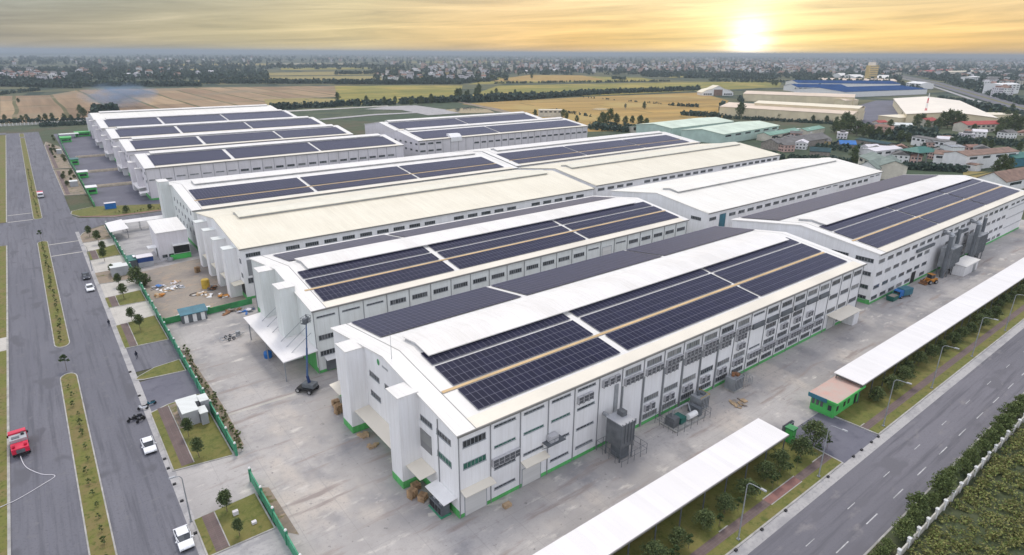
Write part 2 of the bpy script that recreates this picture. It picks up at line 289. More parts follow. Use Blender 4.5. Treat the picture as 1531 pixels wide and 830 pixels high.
# ------------------------------------------------------------------ mesh helpers
class MB:
    def __init__(s): s.v = []; s.f = []; s.m = []
    def add(s, vs, fs, m=0):
        o = len(s.v); s.v += [tuple(p) for p in vs]; s.f += [tuple(i+o for i in f) for f in fs]; s.m += [m]*len(fs); return s
    def box(s, x0, x1, y0, y1, z0, z1, m=0):
        return s.add([(x0, y0, z0), (x1, y0, z0), (x1, y1, z0), (x0, y1, z0), (x0, y0, z1), (x1, y0, z1), (x1, y1, z1), (x0, y1, z1)],
                     [(3, 2, 1, 0), (4, 5, 6, 7), (0, 1, 5, 4), (1, 2, 6, 5), (2, 3, 7, 6), (3, 0, 4, 7)], m)
    def prism(s, prof, a0, a1, axis='x', m=0):
        """closed 2-D profile swept along an axis; profile in the other two coordinates"""
        n = len(prof)
        P = (lambda a, p: (a, p[0], p[1])) if axis == 'x' else ((lambda a, p: (p[0], a, p[1])) if axis == 'y' else (lambda a, p: (p[0], p[1], a)))
        vs = [P(a0, p) for p in prof]+[P(a1, p) for p in prof]
        fs = [(i, (i+1) % n, n+(i+1) % n, n+i) for i in range(n)]+[tuple(range(n))[::-1], tuple(range(n, 2*n))]
        return s.add(vs, fs, m)
    def cyl(s, p0, p1, r0, r1=None, n=8, m=0):
        p0, p1 = Vector(p0), Vector(p1); r1 = r0 if r1 is None else r1
        d = (p1-p0).normalized(); a = d.orthogonal().normalized(); b = d.cross(a)
        vs = [p0+(a*math.cos(2*math.pi*i/n)+b*math.sin(2*math.pi*i/n))*r0 for i in range(n)]+[p1+(a*math.cos(2*math.pi*i/n)+b*math.sin(2*math.pi*i/n))*r1 for i in range(n)]
        return s.add(vs, [(i, (i+1) % n, n+(i+1) % n, n+i) for i in range(n)]+[tuple(range(n))[::-1], tuple(range(n, 2*n))], m)
    def tube(s, pts, r, n=6, m=0):
        for a, b in zip(pts, pts[1:]): s.cyl(a, b, r, r, n, m)
        return s
    def lathe(s, prof, c=(0, 0, 0), n=12, m=0):
        vs = []; k = len(prof)
        for i in range(n):
            a = 2*math.pi*i/n
            for (r, z) in prof: vs.append((c[0]+r*math.cos(a), c[1]+r*math.sin(a), c[2]+z))
        fs = [(i*k+j, ((i+1) % n)*k+j, ((i+1) % n)*k+j+1, i*k+j+1) for i in range(n) for j in range(k-1)]
        return s.add(vs, fs, m)
    def mesh(s, name, mats):
        me = bpy.data.meshes.new(name); me.from_pydata(s.v, [], s.f)
        for x in (mats if isinstance(mats, (list, tuple)) else [mats]): me.materials.append(M[x] if isinstance(x, str) else x)
        if any(s.m): me.polygons.foreach_set('material_index', s.m)
        bm = bmesh.new(); bm.from_mesh(me); bmesh.ops.recalc_face_normals(bm, faces=bm.faces); bm.to_mesh(me); bm.free()
        me.update(); return me
    def build(s, name, mats, parent=None, loc=(0, 0, 0), rz=0.):
        return put(name, s.mesh(name, mats), parent, loc, rz)
def put(name, me, parent=None, loc=(0, 0, 0), rz=0.):
    o = bpy.data.objects.new(name, me); COL.objects.link(o); o.location = loc; o.rotation_euler = (0, 0, rz)
    if parent: o.parent = parent
    return o
def tag(o, label=None, cat=None, group=None, kind=None):
    if label: o['label'] = label
    if cat: o['category'] = cat
    if group: o['group'] = group
    if kind: o['kind'] = kind
    return o
def empty(name, loc, rz=0., label=None, cat=None, group=None):
    o = bpy.data.objects.new(name, None); COL.objects.link(o); o.location = loc; o.rotation_euler = (0, 0, rz); o.empty_display_size = .5
    return tag(o, label, cat, group)
def copy_tree(o, parent=None):
    c = o.copy(); COL.objects.link(c)
    if parent: c.parent = parent
    for ch in list(o.children): copy_tree(ch, c)
    return c
ORD = ['first', 'second', 'third', 'fourth', 'fifth', 'sixth', 'seventh', 'eighth', 'ninth', 'tenth', 'eleventh', 'twelfth', 'thirteenth', 'fourteenth', 'fifteenth',
       'sixteenth', 'seventeenth', 'eighteenth', 'nineteenth', 'twentieth', 'twenty-first', 'twenty-second', 'twenty-third', 'twenty-fourth', 'twenty-fifth',
       'twenty-sixth', 'twenty-seventh', 'twenty-eighth', 'twenty-ninth', 'thirtieth']
def sheet(name, pts, z, m, thick=0., mats=None):
    """flat ground sheet (or raised slab) from a ring of ground points"""
    mb = MB(); n = len(pts); P = [(p[0], p[1]) for p in pts]
    if thick: mb.prism(P, z-thick, z, 'z')
    else: mb.add([(x, y, z) for x, y in P], [tuple(range(n))])
    o = mb.build(name, m); tag(o, kind='structure')
    if o.data.polygons[0].normal.z < 0 and not thick: o.data.flip_normals()
    return o
def rect(x0, x1, y0, y1): return [(x0, y0), (x1, y0), (x1, y1), (x0, y1)]

# ------------------------------------------------------------------ ground, fields, water
def field_mat(name, c1, c2, bund, w, h, rot=0., mort=1.2, stripe=.25, patch=None):
    m, nt, b = new_mat(name); tc = nd(nt, 'ShaderNodeTexCoord')
    mp = nd(nt, 'ShaderNodeMapping'); mp.inputs['Rotation'].default_value = (0, 0, rot); nt.links.new(tc.outputs['Object'], mp.inputs[0])
    wn = nd(nt, 'ShaderNodeTexNoise'); wn.inputs['Scale'].default_value = .006; nt.links.new(mp.outputs[0], wn.inputs['Vector'])
    wv = vmath(nt, 'SCALE', wn.outputs['Color']); wv.inputs['Scale'].default_value = 9
    v = vmath(nt, 'ADD', mp.outputs[0], wv.outputs[0]).outputs[0]
    bt = nd(nt, 'ShaderNodeTexBrick', offset=.37); nt.links.new(v, bt.inputs['Vector']); bt.inputs['Scale'].default_value = 1
    bt.inputs['Brick Width'].default_value = w; bt.inputs['Row Height'].default_value = h; bt.inputs['Mortar Size'].default_value = mort; bt.inputs['Mortar Smooth'].default_value = .3
    bt.inputs['Color1'].default_value = (*c1, 1); bt.inputs['Color2'].default_value = (*c2, 1); bt.inputs['Mortar'].default_value = (*bund, 1)
    m2 = nd(nt, 'ShaderNodeMapping'); m2.inputs['Scale'].default_value = (.004, .09, 1); nt.links.new(mp.outputs[0], m2.inputs[0])
    n = nd(nt, 'ShaderNodeTexNoise'); n.inputs['Scale'].default_value = 1; n.inputs['Detail'].default_value = 4; nt.links.new(m2.outputs[0], n.inputs['Vector'])
    rp = ramp(nt, [(.3, (1-stripe,)*3), (.7, (1+stripe*.6,)*3)]); nt.links.new(n.outputs[0], rp.inputs[0])
    c = mix_c(nt, 1., bt.outputs['Color'], rp.outputs[0], 'MULTIPLY')
    n3 = nd(nt, 'ShaderNodeTexNoise'); n3.inputs['Scale'].default_value = .012; n3.inputs['Detail'].default_value = 5; nt.links.new(tc.outputs['Object'], n3.inputs['Vector'])
    k = nd(nt, 'ShaderNodeMapRange', interpolation_type='SMOOTHSTEP'); nt.links.new(n3.outputs[0], k.inputs[0]); k.inputs[1].default_value = .5; k.inputs[2].default_value = .68
    c = mix_c(nt, k.outputs[0], c, patch or sc(bund, 1.2))
    nt.links.new(c, b.inputs['Base Color']); b.inputs['Roughness'].default_value = .95; b.inputs['Specular IOR Level'].default_value = .1
    return m
M['f_brown'] = field_mat('field_ploughed', (.26, .18, .115), (.38, .275, .17), (.13, .125, .06), 170, 42, R(90), 2.2, .25, (.26, .21, .14))
M['f_gold'] = field_mat('field_stubble_gold', (.42, .275, .095), (.36, .25, .10), (.16, .14, .05), 210, 44, R(14), 1.6, .28, (.40, .30, .12))
M['f_green'] = field_mat('field_rice_green', (.30, .255, .075), (.215, .215, .065), (.10, .12, .05), 170, 30, R(0), 1., .22, (.36, .285, .09))
M['f_khaki'] = field_mat('field_khaki', (.33, .27, .12), (.29, .245, .10), (.09, .10, .05), 160, 30, R(10), 1., .25, (.30, .26, .10))
M['plain'] = field_mat('plain_far', (.085, .105, .07), (.17, .16, .085), (.04, .06, .045), 260, 110, R(6), 12, .35, (.055, .08, .06))
M['greenland'] = multi('green_land', [(.01, .42, .6, (.085, .10, .055), ONE, 5), (.05, .45, .66, (.04, .06, .035), ONE, 5), (.4, .5, .7, (.03, .045, .022), ONE, 4)], (.055, .085, .045))
m, nt, b = new_mat('water'); b.inputs['Base Color'].default_value = (.06, .07, .07, 1); b.inputs['Roughness'].default_value = .08; M['water'] = m

S0 = 23000
sheet('ground', [(-6000, -1500), (S0, -1500), (S0, S0), (-6000, S0)], -.6, 'plain')
_fz = [-.57]
def px_field(name, pts, m):
    _fz[0] += .011
    return sheet(name, [G(x, y) for x, y in pts], round(_fz[0], 3), m)
# country round the works, surveyed from the photograph
px_field('greenland', [(0, 186), (130, 182), (400, 176), (450, 164), (560, 157), (600, 154), (690, 152), (760, 165), (900, 196), (1000, 200), (1075, 172), (1180, 178), (1300, 186), (1340, 176), (1531, 190), (1531, 290), (1320, 262), (1000, 230), (500, 260), (200, 215), (0, 215)], 'greenland')
px_field('ploughed_field', [(0, 143), (70, 142), (120, 134), (300, 130.5), (502, 128), (502, 144), (456, 146.5), (380, 160), (300, 163), (140, 166), (118, 183), (0, 183)], 'f_brown')
px_field('stubble_field', [(395, 148), (456, 146), (503, 147), (505, 156), (450, 160), (400, 162)], 'f_khaki')
px_field('rice_field', [(500, 128), (600, 127.5), (692, 127.5), (684, 150), (620, 152), (560, 154), (508, 157)], 'f_green')
px_field('rice_field', [(280, 120.5), (400, 114), (595, 113), (598, 121), (500, 122), (300, 125)], 'f_khaki')
px_field('rice_field', [(400, 108.5), (590, 105.5), (592, 110.5), (500, 112), (402, 112.5)], 'f_khaki')
px_field('stubble_field', [(690, 155), (770, 150), (900, 143.5), (1045, 138), (1090, 150), (1075, 165), (1090, 178), (1010, 192), (960, 194), (880, 196), (800, 176), (745, 163)], 'f_gold')
px_field('rice_field', [(690, 147), (745, 127.5), (1000, 123), (1170, 121), (1165, 130), (1050, 135), (900, 142), (760, 148)], 'f_green')
px_field('rice_field', [(700, 126), (740, 116), (830, 112.5), (960, 116), (990, 121), (830, 122.5)], 'f_green')
px_field('rice_field', [(725, 121), (790, 112), (870, 112.5), (905, 119), (830, 122)], 'f_gold')
px_field('rice_field', [(420, 101.4), (600, 100.2), (600, 103), (420, 104.6)], 'f_green'); px_field('rice_field', [(240, 95.6), (405, 94.6), (400, 97.4), (250, 98.6)], 'f_khaki'); px_field('rice_field', [(120, 104.4), (330, 102.4), (380, 103.6), (140, 106.4)], 'f_khaki')
px_field('rice_field', [(600, 92), (800, 91.6), (800, 93.2), (600, 94)], 'f_green'); px_field('rice_field', [(960, 92.4), (1180, 92.4), (1180, 94), (960, 94.4)], 'f_khaki'); px_field('rice_field', [(1000, 113), (1090, 112), (1090, 114.6), (1000, 116)], 'f_green')
px_field('rice_field', [(1440, 208), (1531, 210), (1531, 226), (1450, 221)], 'f_khaki'); px_field('stubble_field', [(1335, 196), (1400, 200), (1440, 206), (1420, 210), (1340, 203)], 'f_brown')
for pts in ([(-60, 99.5), (40, 98.4), (70, 99.8), (115, 100.8), (60, 102), (-60, 102.6)], [(-60, 83), (120, 82.8), (190, 83.2), (190, 84.4), (-60, 85.2)], [(405, 94.4), (530, 93.6), (560, 95), (520, 96.4), (402, 97)],
            [(795, 89.6), (840, 89.4), (842, 90.6), (795, 90.8)]):
    px_field('river', pts, 'water')
px_field('farm_track', [(683, 152), (690, 152), (745, 162), (800, 176), (788, 177), (735, 164)], 'soil')
px_field('farm_track', [(405, 166), (500, 161.5), (580, 157.5), (580, 158.6), (500, 163), (405, 168)], 'concrete_light')
px_field('farm_track', [(580, 158.6), (620, 157), (700, 168), (640, 172), (600, 164), (545, 163)], 'shoulder')
px_field('farm_track', [(470, 178), (560, 170), (650, 166), (650, 167.2), (560, 172), (470, 180)], 'shoulder')
px_field('pond', [(665, 164), (700, 160), (730, 163), (740, 168), (690, 169)], 'water')
px_field('pond', [(884, 163), (893, 161.2), (905, 161.4), (911, 163.2), (897, 164.4)], 'water')
px_field('scrub_land', [(1075, 176), (1110, 172), (1310, 181), (1340, 176), (1531, 188), (1531, 225), (1300, 222), (1200, 214), (1090, 200)], 'roughgrass')
px_field('scrub_land', [(1440, 255), (1531, 258), (1531, 275), (1490, 280), (1440, 270)], 'f_khaki')
px_field('works_yard', [(1255, 165), (1310, 150), (1340, 150), (1390, 178), (1300, 185), (1250, 180)], 'asphalt_yard')
# highway on the right
hw = [(1230, 99.5), (1300, 105.5), (1352, 115), (1398, 124.5), (1445, 138), (1484, 149.5), (1531, 163), (1600, 184)]
def ribbon(name, px, off, w, m):
    P = [G(x, y, -.6) for x, y in px]; L_, R_ = [], []
    for i, p in enumerate(P):
        d = (P[min(i+1, len(P)-1)]-P[max(i-1, 0)]).normalized(); n_ = Vector((-d.y, d.x, 0)); L_.append(p+n_*(off+w/2)); R_.append(p+n_*(off-w/2))
    _fz[0] += .011; return sheet(name, L_+R_[::-1], round(_fz[0], 3), m)
ribbon('highway', hw, 9, 13, 'asphalt_x'); ribbon('highway', hw, -9, 13, 'asphalt_x'); ribbon('highway_median', hw, 0, 4.6, 'median'); ribbon('frontage_road', hw, -26, 7, 'shoulder')
# ------------------------------------------------------------------ the works: ground, roads, verges
Z_Y, Z_R, Z_V = 0., .012, .12              # site pads stand on a made-up platform above the fields
PLAT = -.06
sheet('platform', [(-60, -60), (600, -60), (330, 60), (300, 110), (300, 262), (330, 300), (330, 420), (180, 640), (-60, 640)], PLAT, 'roughgrass', .5)
sheet('wilderness_ground', rect(20, 420, -80, 18.3), PLAT+.02, 'roughgrass')
sheet('factory_yard', rect(15.8, 300, 41, 203.5), Z_Y-.02, 'concrete')
sheet('factory_yard', rect(15.8, 300, 203.6, 262), Z_Y-.02, 'shoulder')
sheet('dirt_yard', [(16.1, 153.5), (36, 155), (36, 201), (16.1, 197)], Z_Y, 'dirtyard')
sheet('asphalt_yard', rect(15.8, 167, 284, 590), Z_Y-.02, 'asphalt_yard')
sheet('planting_bed', [(15.9, 92), (17.4, 93), (17.8, 108), (17.2, 135), (15.9, 137)], Z_Y+.004, 'soil')
sheet('planting_bed', [(15.9, 70), (17.5, 68), (17.3, 80), (15.9, 81)], Z_Y+.004, 'soil')
for a_, b_ in (((335, 622), (478, 578)), ((640, 640+130), (760, 748)), ((905, 655), (1005, 628))):
    p, q = G(*a_), G(*b_); d = (q-p).normalized(); n_ = Vector((-d.y, d.x, 0))*.35
    sheet('slab_joint_strip', [p-n_, q-n_, q+n_, p+n_], Z_Y-.012, 'concrete_light')
# roads
sheet('left_road', rect(-12.6, 7.2, 30, 612), Z_R, 'asphalt')
sheet('cross_road', [(6.5, 248), (9, 258), (15, 263.4), (20, 264), (170, 264), (170, 273), (20, 273.2), (9, 280), (6.5, 288)], Z_R-.004, 'asphalt')
sheet('cross_road', rect(-60, -12.5, 252, 288), Z_R-.004, 'asphalt')
sheet('cross_road', rect(-60, -12.5, 605, 618), Z_R-.004, 'asphalt')
sheet('right_road', rect(10, 420, 20.85, 31.35), Z_R, 'asphalt_x')
sheet('road_edge_strip', rect(10, 420, 29.9, 31.35), Z_R+.004, 'shoulder')
sheet('entrance_road', [(90.4, 31.3), (102.6, 31.3), (102.0, 41.0), (90.8, 41.0)], Z_R+.008, 'asphalt_yard')
# kerbs along the left road
sheet('kerb', rect(-12.95, -12.6, 30, 252), Z_V, 'kerb', .14); sheet('kerb', rect(-12.95, -12.6, 288, 600), Z_V, 'kerb', .14)
sheet('verge', rect(-60, -12.95, 30, 158), Z_V-.01, 'median'); sheet('verge', rect(-60, -12.95, 166, 252), Z_V-.01, 'median'); sheet('verge', rect(-60, -12.95, 288, 600), Z_V-.01, 'median')
sheet('side_path', rect(-60, -12.95, 158, 166), Z_V-.014, 'concrete_light')
def rounded(x0, x1, y0, y1, r0=True, r1=True):
    c = (x0+x1)/2; w = (x1-x0)/2; P = []
    if r0: P += [(c+w*math.cos(a), y0+w*1.6+w*1.6*math.sin(a)) for a in [math.pi+math.pi*i/8 for i in range(9)]]
    else: P += [(x0, y0), (x1, y0)]
    if r1: P += [(c+w*math.cos(a), y1-w*1.6+w*1.6*math.sin(a)) for a in [math.pi*i/8 for i in range(9)]]
    else: P += [(x1, y1), (x0, y1)]
    return P
for y0, y1 in ((30, 138.3), (152.6, 251), (287, 575), (580, 606)):
    sheet('median_kerb', rounded(-4.85, -1.95, y0, y1, y0 > 40), Z_V, 'kerb', .14)
    sheet('median_grass', rounded(-4.65, -2.15, y0+.3, y1-.3, y0 > 40), Z_V+.012, 'median')
sheet('road_joint', rect(-8.72, -8.66, 30, 250), Z_R+.004, 'asphalt_yard'); sheet('road_joint', rect(2.1, 2.16, 30, 250), Z_R+.004, 'asphalt_yard')
for y in (229.5, 244.5, 287.5, 300): sheet('road_band', rect(-12.5 if y > 280 else -1.9, -4.9 if y > 280 else 6.2, y, y+.7), Z_R+.004, 'concrete_light')
# right verge of the left road: lawns, paths and driveways between road and fence
XV0, XV1 = 7.0, 15.45
drives = [((40, 71), 'shoulder'), ((79.6, 92), 'concrete'), ((113, 125.5), 'asphalt_yard'), ((131.4, 143.6), 'asphalt'), ((159.5, 171.2), 'concrete_light'), ((180.6, 192.2), 'concrete_light'), ((204, 218), 'concrete_light'), ((230, 240.8), 'concrete_light')]
for (a, c), mm in drives: sheet('driveway', rect(7.2, 16.0, a-.5, c+.5), Z_R-.002, mm)
sheet('gutter_strip', rect(6.2, 7.25, 40, 258), Z_R+.005, 'shoulder')
lawns = [([(6.9, 71), (15.45, 71), (15.45, 80), (6.9, 79.4)], 'lawn'), ([(6.9, 92.4), (15.45, 91.0), (15.45, 114.4), (10, 113.9), (6.9, 112.6)], 'lawn'), ([(6.7, 127.2), (8, 126.4), (15.4, 125.5), (15.4, 131.6), (10.5, 130.8), (7.2, 128.4)], 'lawn'),
         ([(6.9, 143.9), (15.45, 143.2), (15.45, 160), (6.9, 158.6)], 'lawn'), ([(6.9, 171.6), (15.45, 171.2), (15.45, 181), (6.9, 180)], 'lawn'), ([(6.9, 192.4), (15.45, 192), (15.45, 204.3), (6.9, 203.8)], 'soil'),
         ([(6.9, 217.6), (15.45, 218.8), (15.45, 232.4), (6.9, 228)], 'lawn'), ([(6.9, 240.6), (15.45, 241), (15.45, 262.5), (11, 259), (8, 254.5), (6.9, 250)], 'soil'),
         ([(7.2, 330), (15.4, 327), (15.4, 404), (7, 408)], 'soil'), ([(7, 411), (15.4, 409), (15.4, 505), (9, 540), (7.4, 520)], 'soil'),
         ([(6.9, 289), (7.6, 294.5), (14.8, 298.5), (39, 287), (150, 283), (150, 274.5), (20, 274.2), (9.5, 281.5)], 'lawn')]
for pts, mm in lawns:
    sheet('verge_kerb', pts, Z_V, 'kerb', .14)
    c = Vector((sum(p[0] for p in pts)/len(pts), sum(p[1] for p in pts)/len(pts)))
    sheet('verge_lawn' if mm == 'lawn' else 'verge_soil', [(p[0]+max(-.22, min(.22, (c.x-p[0]))), p[1]+max(-.22, min(.22, (c.y-p[1])))) for p in pts], Z_V+.01, mm)
for x0, x1, y0, y1 in ((8.05, 9.6, 71.3, 79.3), (8.2, 9.9, 92.8, 113.2), (8.0, 9.4, 144.1, 158.7), (7.8, 9.3, 171.8, 180), (7.9, 9.5, 218.2, 228.6)):
    sheet('footpath', rect(x0, x1, y0, y1), Z_V+.016, 'brickpath')
    sheet('path_edge', rect(x1, x1+.14, y0, y1), Z_V+.03, 'kerb', .1)
sheet('verge_soil', [(10.1, 104), (11.6, 104), (11.8, 113.4), (10.1, 113.2)], Z_V+.014, 'soil')
sheet('footpath', rect(8, 9.6, 331, 402), Z_V+.016, 'brickpath'); sheet('footpath', rect(8, 9.6, 412, 520), Z_V+.016, 'brickpath')
sheet('road_edge_strip', [(8, 283), (10, 281), (20, 274.6), (38, 274.6), (38, 276.2), (20, 276.4), (11, 281.5)], Z_V+.014, 'redpath')
sheet('shrub_bed', rect(16, 120, 592, 640), PLAT+.05, 'roughgrass')
# verge of the right road
for x0, x1 in ((10, 90.3), (102.7, 420)):
    sheet('verge_kerb', rect(x0, x1, 31.35, 31.6), Z_V, 'kerb', .14)
    sheet('verge_lawn', rect(x0, x1, 31.6, 40.5), Z_V-.01, 'lawn')
    sheet('footpath', rect(x0, x1, 33.1, 34.35), Z_V, 'brickpath')
sheet('footpath', rect(72.5, 80.8, 33.12, 34.33), Z_V+.006, 'redpath')
for x0, x1 in ((72.5, 81), (86.5, 89.6), (62, 64), (102.8, 104.2)): sheet('path_edge', rect(x0, x1, 34.35, 34.5), Z_V+.02, 'kerb', .1)
sheet('path_edge', rect(72.5, 80.8, 32.97, 33.1), Z_V+.02, 'kerb', .1)
sheet('entrance_kerb', [(102.6, 31.6), (102.85, 31.6), (102.3, 40.9), (102.05, 40.9)], Z_V+.04, 'kerb', .2)
sheet('entrance_kerb', [(90.1, 31.6), (90.35, 31.6), (90.75, 38), (90.5, 38)], Z_V+.02, 'kerb', .2)
sheet('far_verge_kerb', rect(10, 420, 20.6, 20.85), Z_V, 'kerb', .14); sheet('far_verge', rect(10, 420, 18.2, 20.6), Z_V-.01, 'roughgrass')
for k in range(-2, 32):
    x = 70.9+8.48*k
    sheet('lane_mark', rect(x, x+3.3, 23.06, 23.2), Z_R+.008, 'mark')
for k in range(-2, 24):
    x = 80.3+11.4*k
    sheet('lane_mark', rect(x, x+2.2, 26.04, 26.14), Z_R+.008, 'mark')

# ------------------------------------------------------------------ factory halls
WINS = {}
def win(w, h, n, glass='glass', proud=.06, frame='frame'):
    """one ribbon window: frame, mullions and panes in one mesh, facing -y, origin at lower left"""
    k = (w, h, n, glass)
    if k in WINS: return WINS[k]
    mb = MB(); t = .05
    mb.box(0, w, -.03, 0, 0, h, 1)
    for z0, z1 in ((0, t), (h-t, h)): mb.box(0, w, -proud, -.031, z0, z1)
    for i in range(n+1):
        x = i*(w-t)/n; mb.box(x, x+t, -proud+.002, -.032, t+.001, h-t-.001)
    mb.box(-.06, w+.06, -proud-.07, -.004, -.07, -.002)
    WINS[k] = mb.mesh('window', [frame, glass]); return WINS[k]
def ac_mesh():
    mb = MB(); mb.box(0, .95, -.48, -.06, 0, 1.15)
    mb.box(.05, .9, -.50, -.481, .06, .54, 1); mb.box(.05, .9, -.50, -.481, .61, 1.09, 1)
    mb.box(.05, .12, -.5, 0, -.12, -.01, 1); mb.box(.83, .9, -.5, 0, -.12, -.01, 1)
    return mb.mesh('air_conditioner', ['ac', 'ac_dark'])
AC = ac_mesh()
WALLM = {}
def factory(label, X0, X1, Y0, Y1, eave=13.4, ridge=16.3, roof='white_roof', wall='wall', vent=(5.4, 5.5, 4.2), vent_mat='monitor', arrays=(), back_arrays=(), tans=(),
            bay=5.2, pipes=True, trim=2.6, plinth=.6, group=None, ylo=None, pmat='plinth'):
    L, W = X1-X0, Y1-Y0; yr = W/2; s = (ridge-eave)/yr
    root = empty('factory_hall', (X0, Y0, Z_Y), label=label, cat='factory', group=group)
    wb = MB(); wb.prism([(0, 0), (W, 0), (W, eave-.05), (yr, ridge-.05), (0, eave-.05)], 0, L, 'x'); wb.build('wall', wall, root)
    rb = MB(); o = .35; t = .22
    rb.prism([(-o, eave-o*s), (yr, ridge), (W+o, eave-o*s), (W+o, eave-o*s+t), (yr, ridge+t), (-o, eave-o*s+t)], -.3, L+.3, 'x')
    rb.build('roof', roof, root)
    if trim:
        a = .05
        for x0, x1 in ((-.34, trim), (L-trim*.6, L+.34)):
            tb = MB(); tb.prism([(-o-.03, eave-o*s+t+.01), (yr, ridge+t+.01), (W+o+.03, eave-o*s+t+.01), (W+o+.03, eave-o*s+t+a), (yr, ridge+t+a), (-o-.03, eave-o*s+t+a)], x0, x1, 'x')
            tb.build('roof_edge_flashing', 'white_roof' if roof == 'white_roof' else roof, root)
        sb = MB()
        sb.prism([(-o-.02, eave-o*s+t+.02), (yr, ridge+t+.02), (W+o, eave-o*s+t+.02), (W+o, eave-o*s+t+.09), (yr, ridge+t+.09), (-o-.02, eave-o*s+t+.09)], trim+.002, trim+.09, 'x')
        sb.build('roof_seam', 'gutter', root)
    gb = MB(); gb.box(-.3, L+.3, -o-.2, -o-.01, eave-o*s-.06, eave-o*s+t+.03); gb.build('eave_gutter', 'gutter', root)
    eb = MB(); eb.prism([(-o-.02, eave-o*s+t+.015), (-o-.02, eave-o*s+t+.07), (1.9, eave+1.9*s+t+.07), (1.9, eave+1.9*s+t+.015)], trim+.1 if trim else 0, L-(trim*.6 if trim else 0)-.01, 'x')
    eb.build('eave_flashing', 'cream_trim' if roof == 'white_roof' else roof, root)
    if vent:
        x0, x1, hw = vent[0], L-vent[1], vent[2]; zb = ridge-hw*s+t
        vb = MB()
        vb.prism([(yr-hw+.5, zb-.3), (yr-hw+.5, zb+.62), (yr, zb+1.15), (yr+hw-.5, zb+.62), (yr+hw-.5, zb-.3)], x0+.2, x1-.2, 'x', 1)
        vb.prism([(yr-hw, zb+.55), (yr-hw, zb+.72), (yr, zb+1.32), (yr+hw, zb+.72), (yr+hw, zb+.55), (yr, zb+1.16)], x0, x1, 'x', 0)
        vb.build('ridge_vent', [vent_mat, 'vent_face'], root)
    def arr(x0, x1, y0, y1, back=False):
        ab = MB(); lift = .30; n = max(1, round((y1-y0)/1.74)); y1 = y0+n*1.74
        def z(y): return (eave+y*s if not back else eave+(W-y)*s)
        A, B = z(y0), z(y1)
        ab.add([(0, 0, 0), (x1-x0, 0, 0), (x1-x0, y1-y0, B-A), (0, y1-y0, B-A), (0, 0, .06), (x1-x0, 0, .06), (x1-x0, y1-y0, B-A+.06), (0, y1-y0, B-A+.06)],
               [(3, 2, 1, 0), (4, 5, 6, 7), (0, 1, 5, 4), (1, 2, 6, 5), (2, 3, 7, 6), (3, 0, 4, 7)])
        ab.build('solar_array', 'solar', root, (x0, y0, A+t+lift-.12))
    for (x0, x1, y0, y1) in arrays: arr(x0-X0, x1-X0, y0-Y0, y1-Y0)
    for (x0, x1, y0, y1) in back_arrays: arr(x0-X0, x1-X0, y0-Y0, y1-Y0, True)
    for (x0, x1, y) in tans:
        tb = MB(); ya, yb = y-Y0-.25, y-Y0+.25
        tb.prism([(ya, eave+ya*s+t+.10), (yb, eave+yb*s+t+.10), (yb, eave+yb*s+t+.15), (ya, eave+ya*s+t+.15)], x0-X0, x1-X0, 'x'); tb.build('walkway', 'tan', root)
    if plinth:
        pb = MB(); e = .04
        pb.box(-e, L+e, -e, -.001, 0, plinth); pb.box(-e, -.001, .001, W, 0, plinth*2); pb.box(L+.001, L+e, .001, W, 0, plinth*2); pb.build('green_plinth', pmat, root)
    if pipes:
        pm = MB().box(-.055, .055, -.14, -.02, .0, eave-.1).mesh('downpipe', 'pipe')
        n = int(L/bay+.01)
        for i in range(n+1):
            x = .06 if i == 0 else min(L-.06, i*bay)
            put('downpipe', pm, root, (x, 0, 0))
        for y in ((W-.2,) if not ylo else ylo):
            o2 = put('downpipe', pm, root, (0, y, 0), -math.pi/2)
    WALLM[root.name] = wall
    return root
def fwin(root, x, z, w=3.7, h=.95, n=6, glass='glass'): return put('window', win(w, h, n, glass), root, (x-root.location.x, -.002, z))
def gwin(root, y, z, w=3.7, h=.95, n=6, glass='glass'):     # on the gable that faces the left road; y = far end of the window
    return put('window', win(w, h, n, glass), root, (-.002, y-root.location.y, z), -math.pi/2)
def tower(root, ya, yb, top, xo=3.2, pl=1.25, roofm='white_roof', name='stair_tower'):
    y0 = root.location.y; mb = MB(); mb.box(-xo, -.005, ya-y0, yb-y0, 0, top)
    t = mb.build(name, WALLM[root.name], root)
    MB().box(-xo-.12, .0, ya-y0-.12, yb-y0+.12, top+.002, top+.14).build('tower_roof', roofm, t)
    if pl: MB().box(-xo-.03, -.02, ya-y0-.03, yb-y0+.03, 0, pl).build('green_plinth', 'plinth', t)
    return t
def canopy(root, x0, x1, y0, y1, z, m='cream_trim', drop=.25, th=.1):
    """small rain canopy on the gable (x0<x1<=root x) with two brackets"""
    X, Y = root.location.x, root.location.y; mb = MB()
    mb.add([(x0-X, y0-Y, z-drop), (x1-X, y0-Y, z), (x1-X, y1-Y, z), (x0-X, y1-Y, z-drop), (x0-X, y0-Y, z-drop+th), (x1-X, y0-Y, z+th), (x1-X, y1-Y, z+th), (x0-X, y1-Y, z-drop+th)],
           [(3, 2, 1, 0), (4, 5, 6, 7), (0, 1, 5, 4), (1, 2, 6, 5), (2, 3, 7, 6), (3, 0, 4, 7)])
    return mb.build('canopy', m, root)
def fcanopy(root, x0, x1, d, z, m='cream_trim'):
    X = root.location.x; mb = MB()
    mb.add([(x0-X, -d, z-.35), (x1-X, -d, z-.35), (x1-X, -.01, z), (x0-X, -.01, z), (x0-X, -d, z-.25), (x1-X, -d, z-.25), (x1-X, -.01, z+.1), (x0-X, -.01, z+.1)],
           [(3, 2, 1, 0), (4, 5, 6, 7), (0, 1, 5, 4), (1, 2, 6, 5), (2, 3, 7, 6), (3, 0, 4, 7)])
    return mb.build('canopy', m, root)
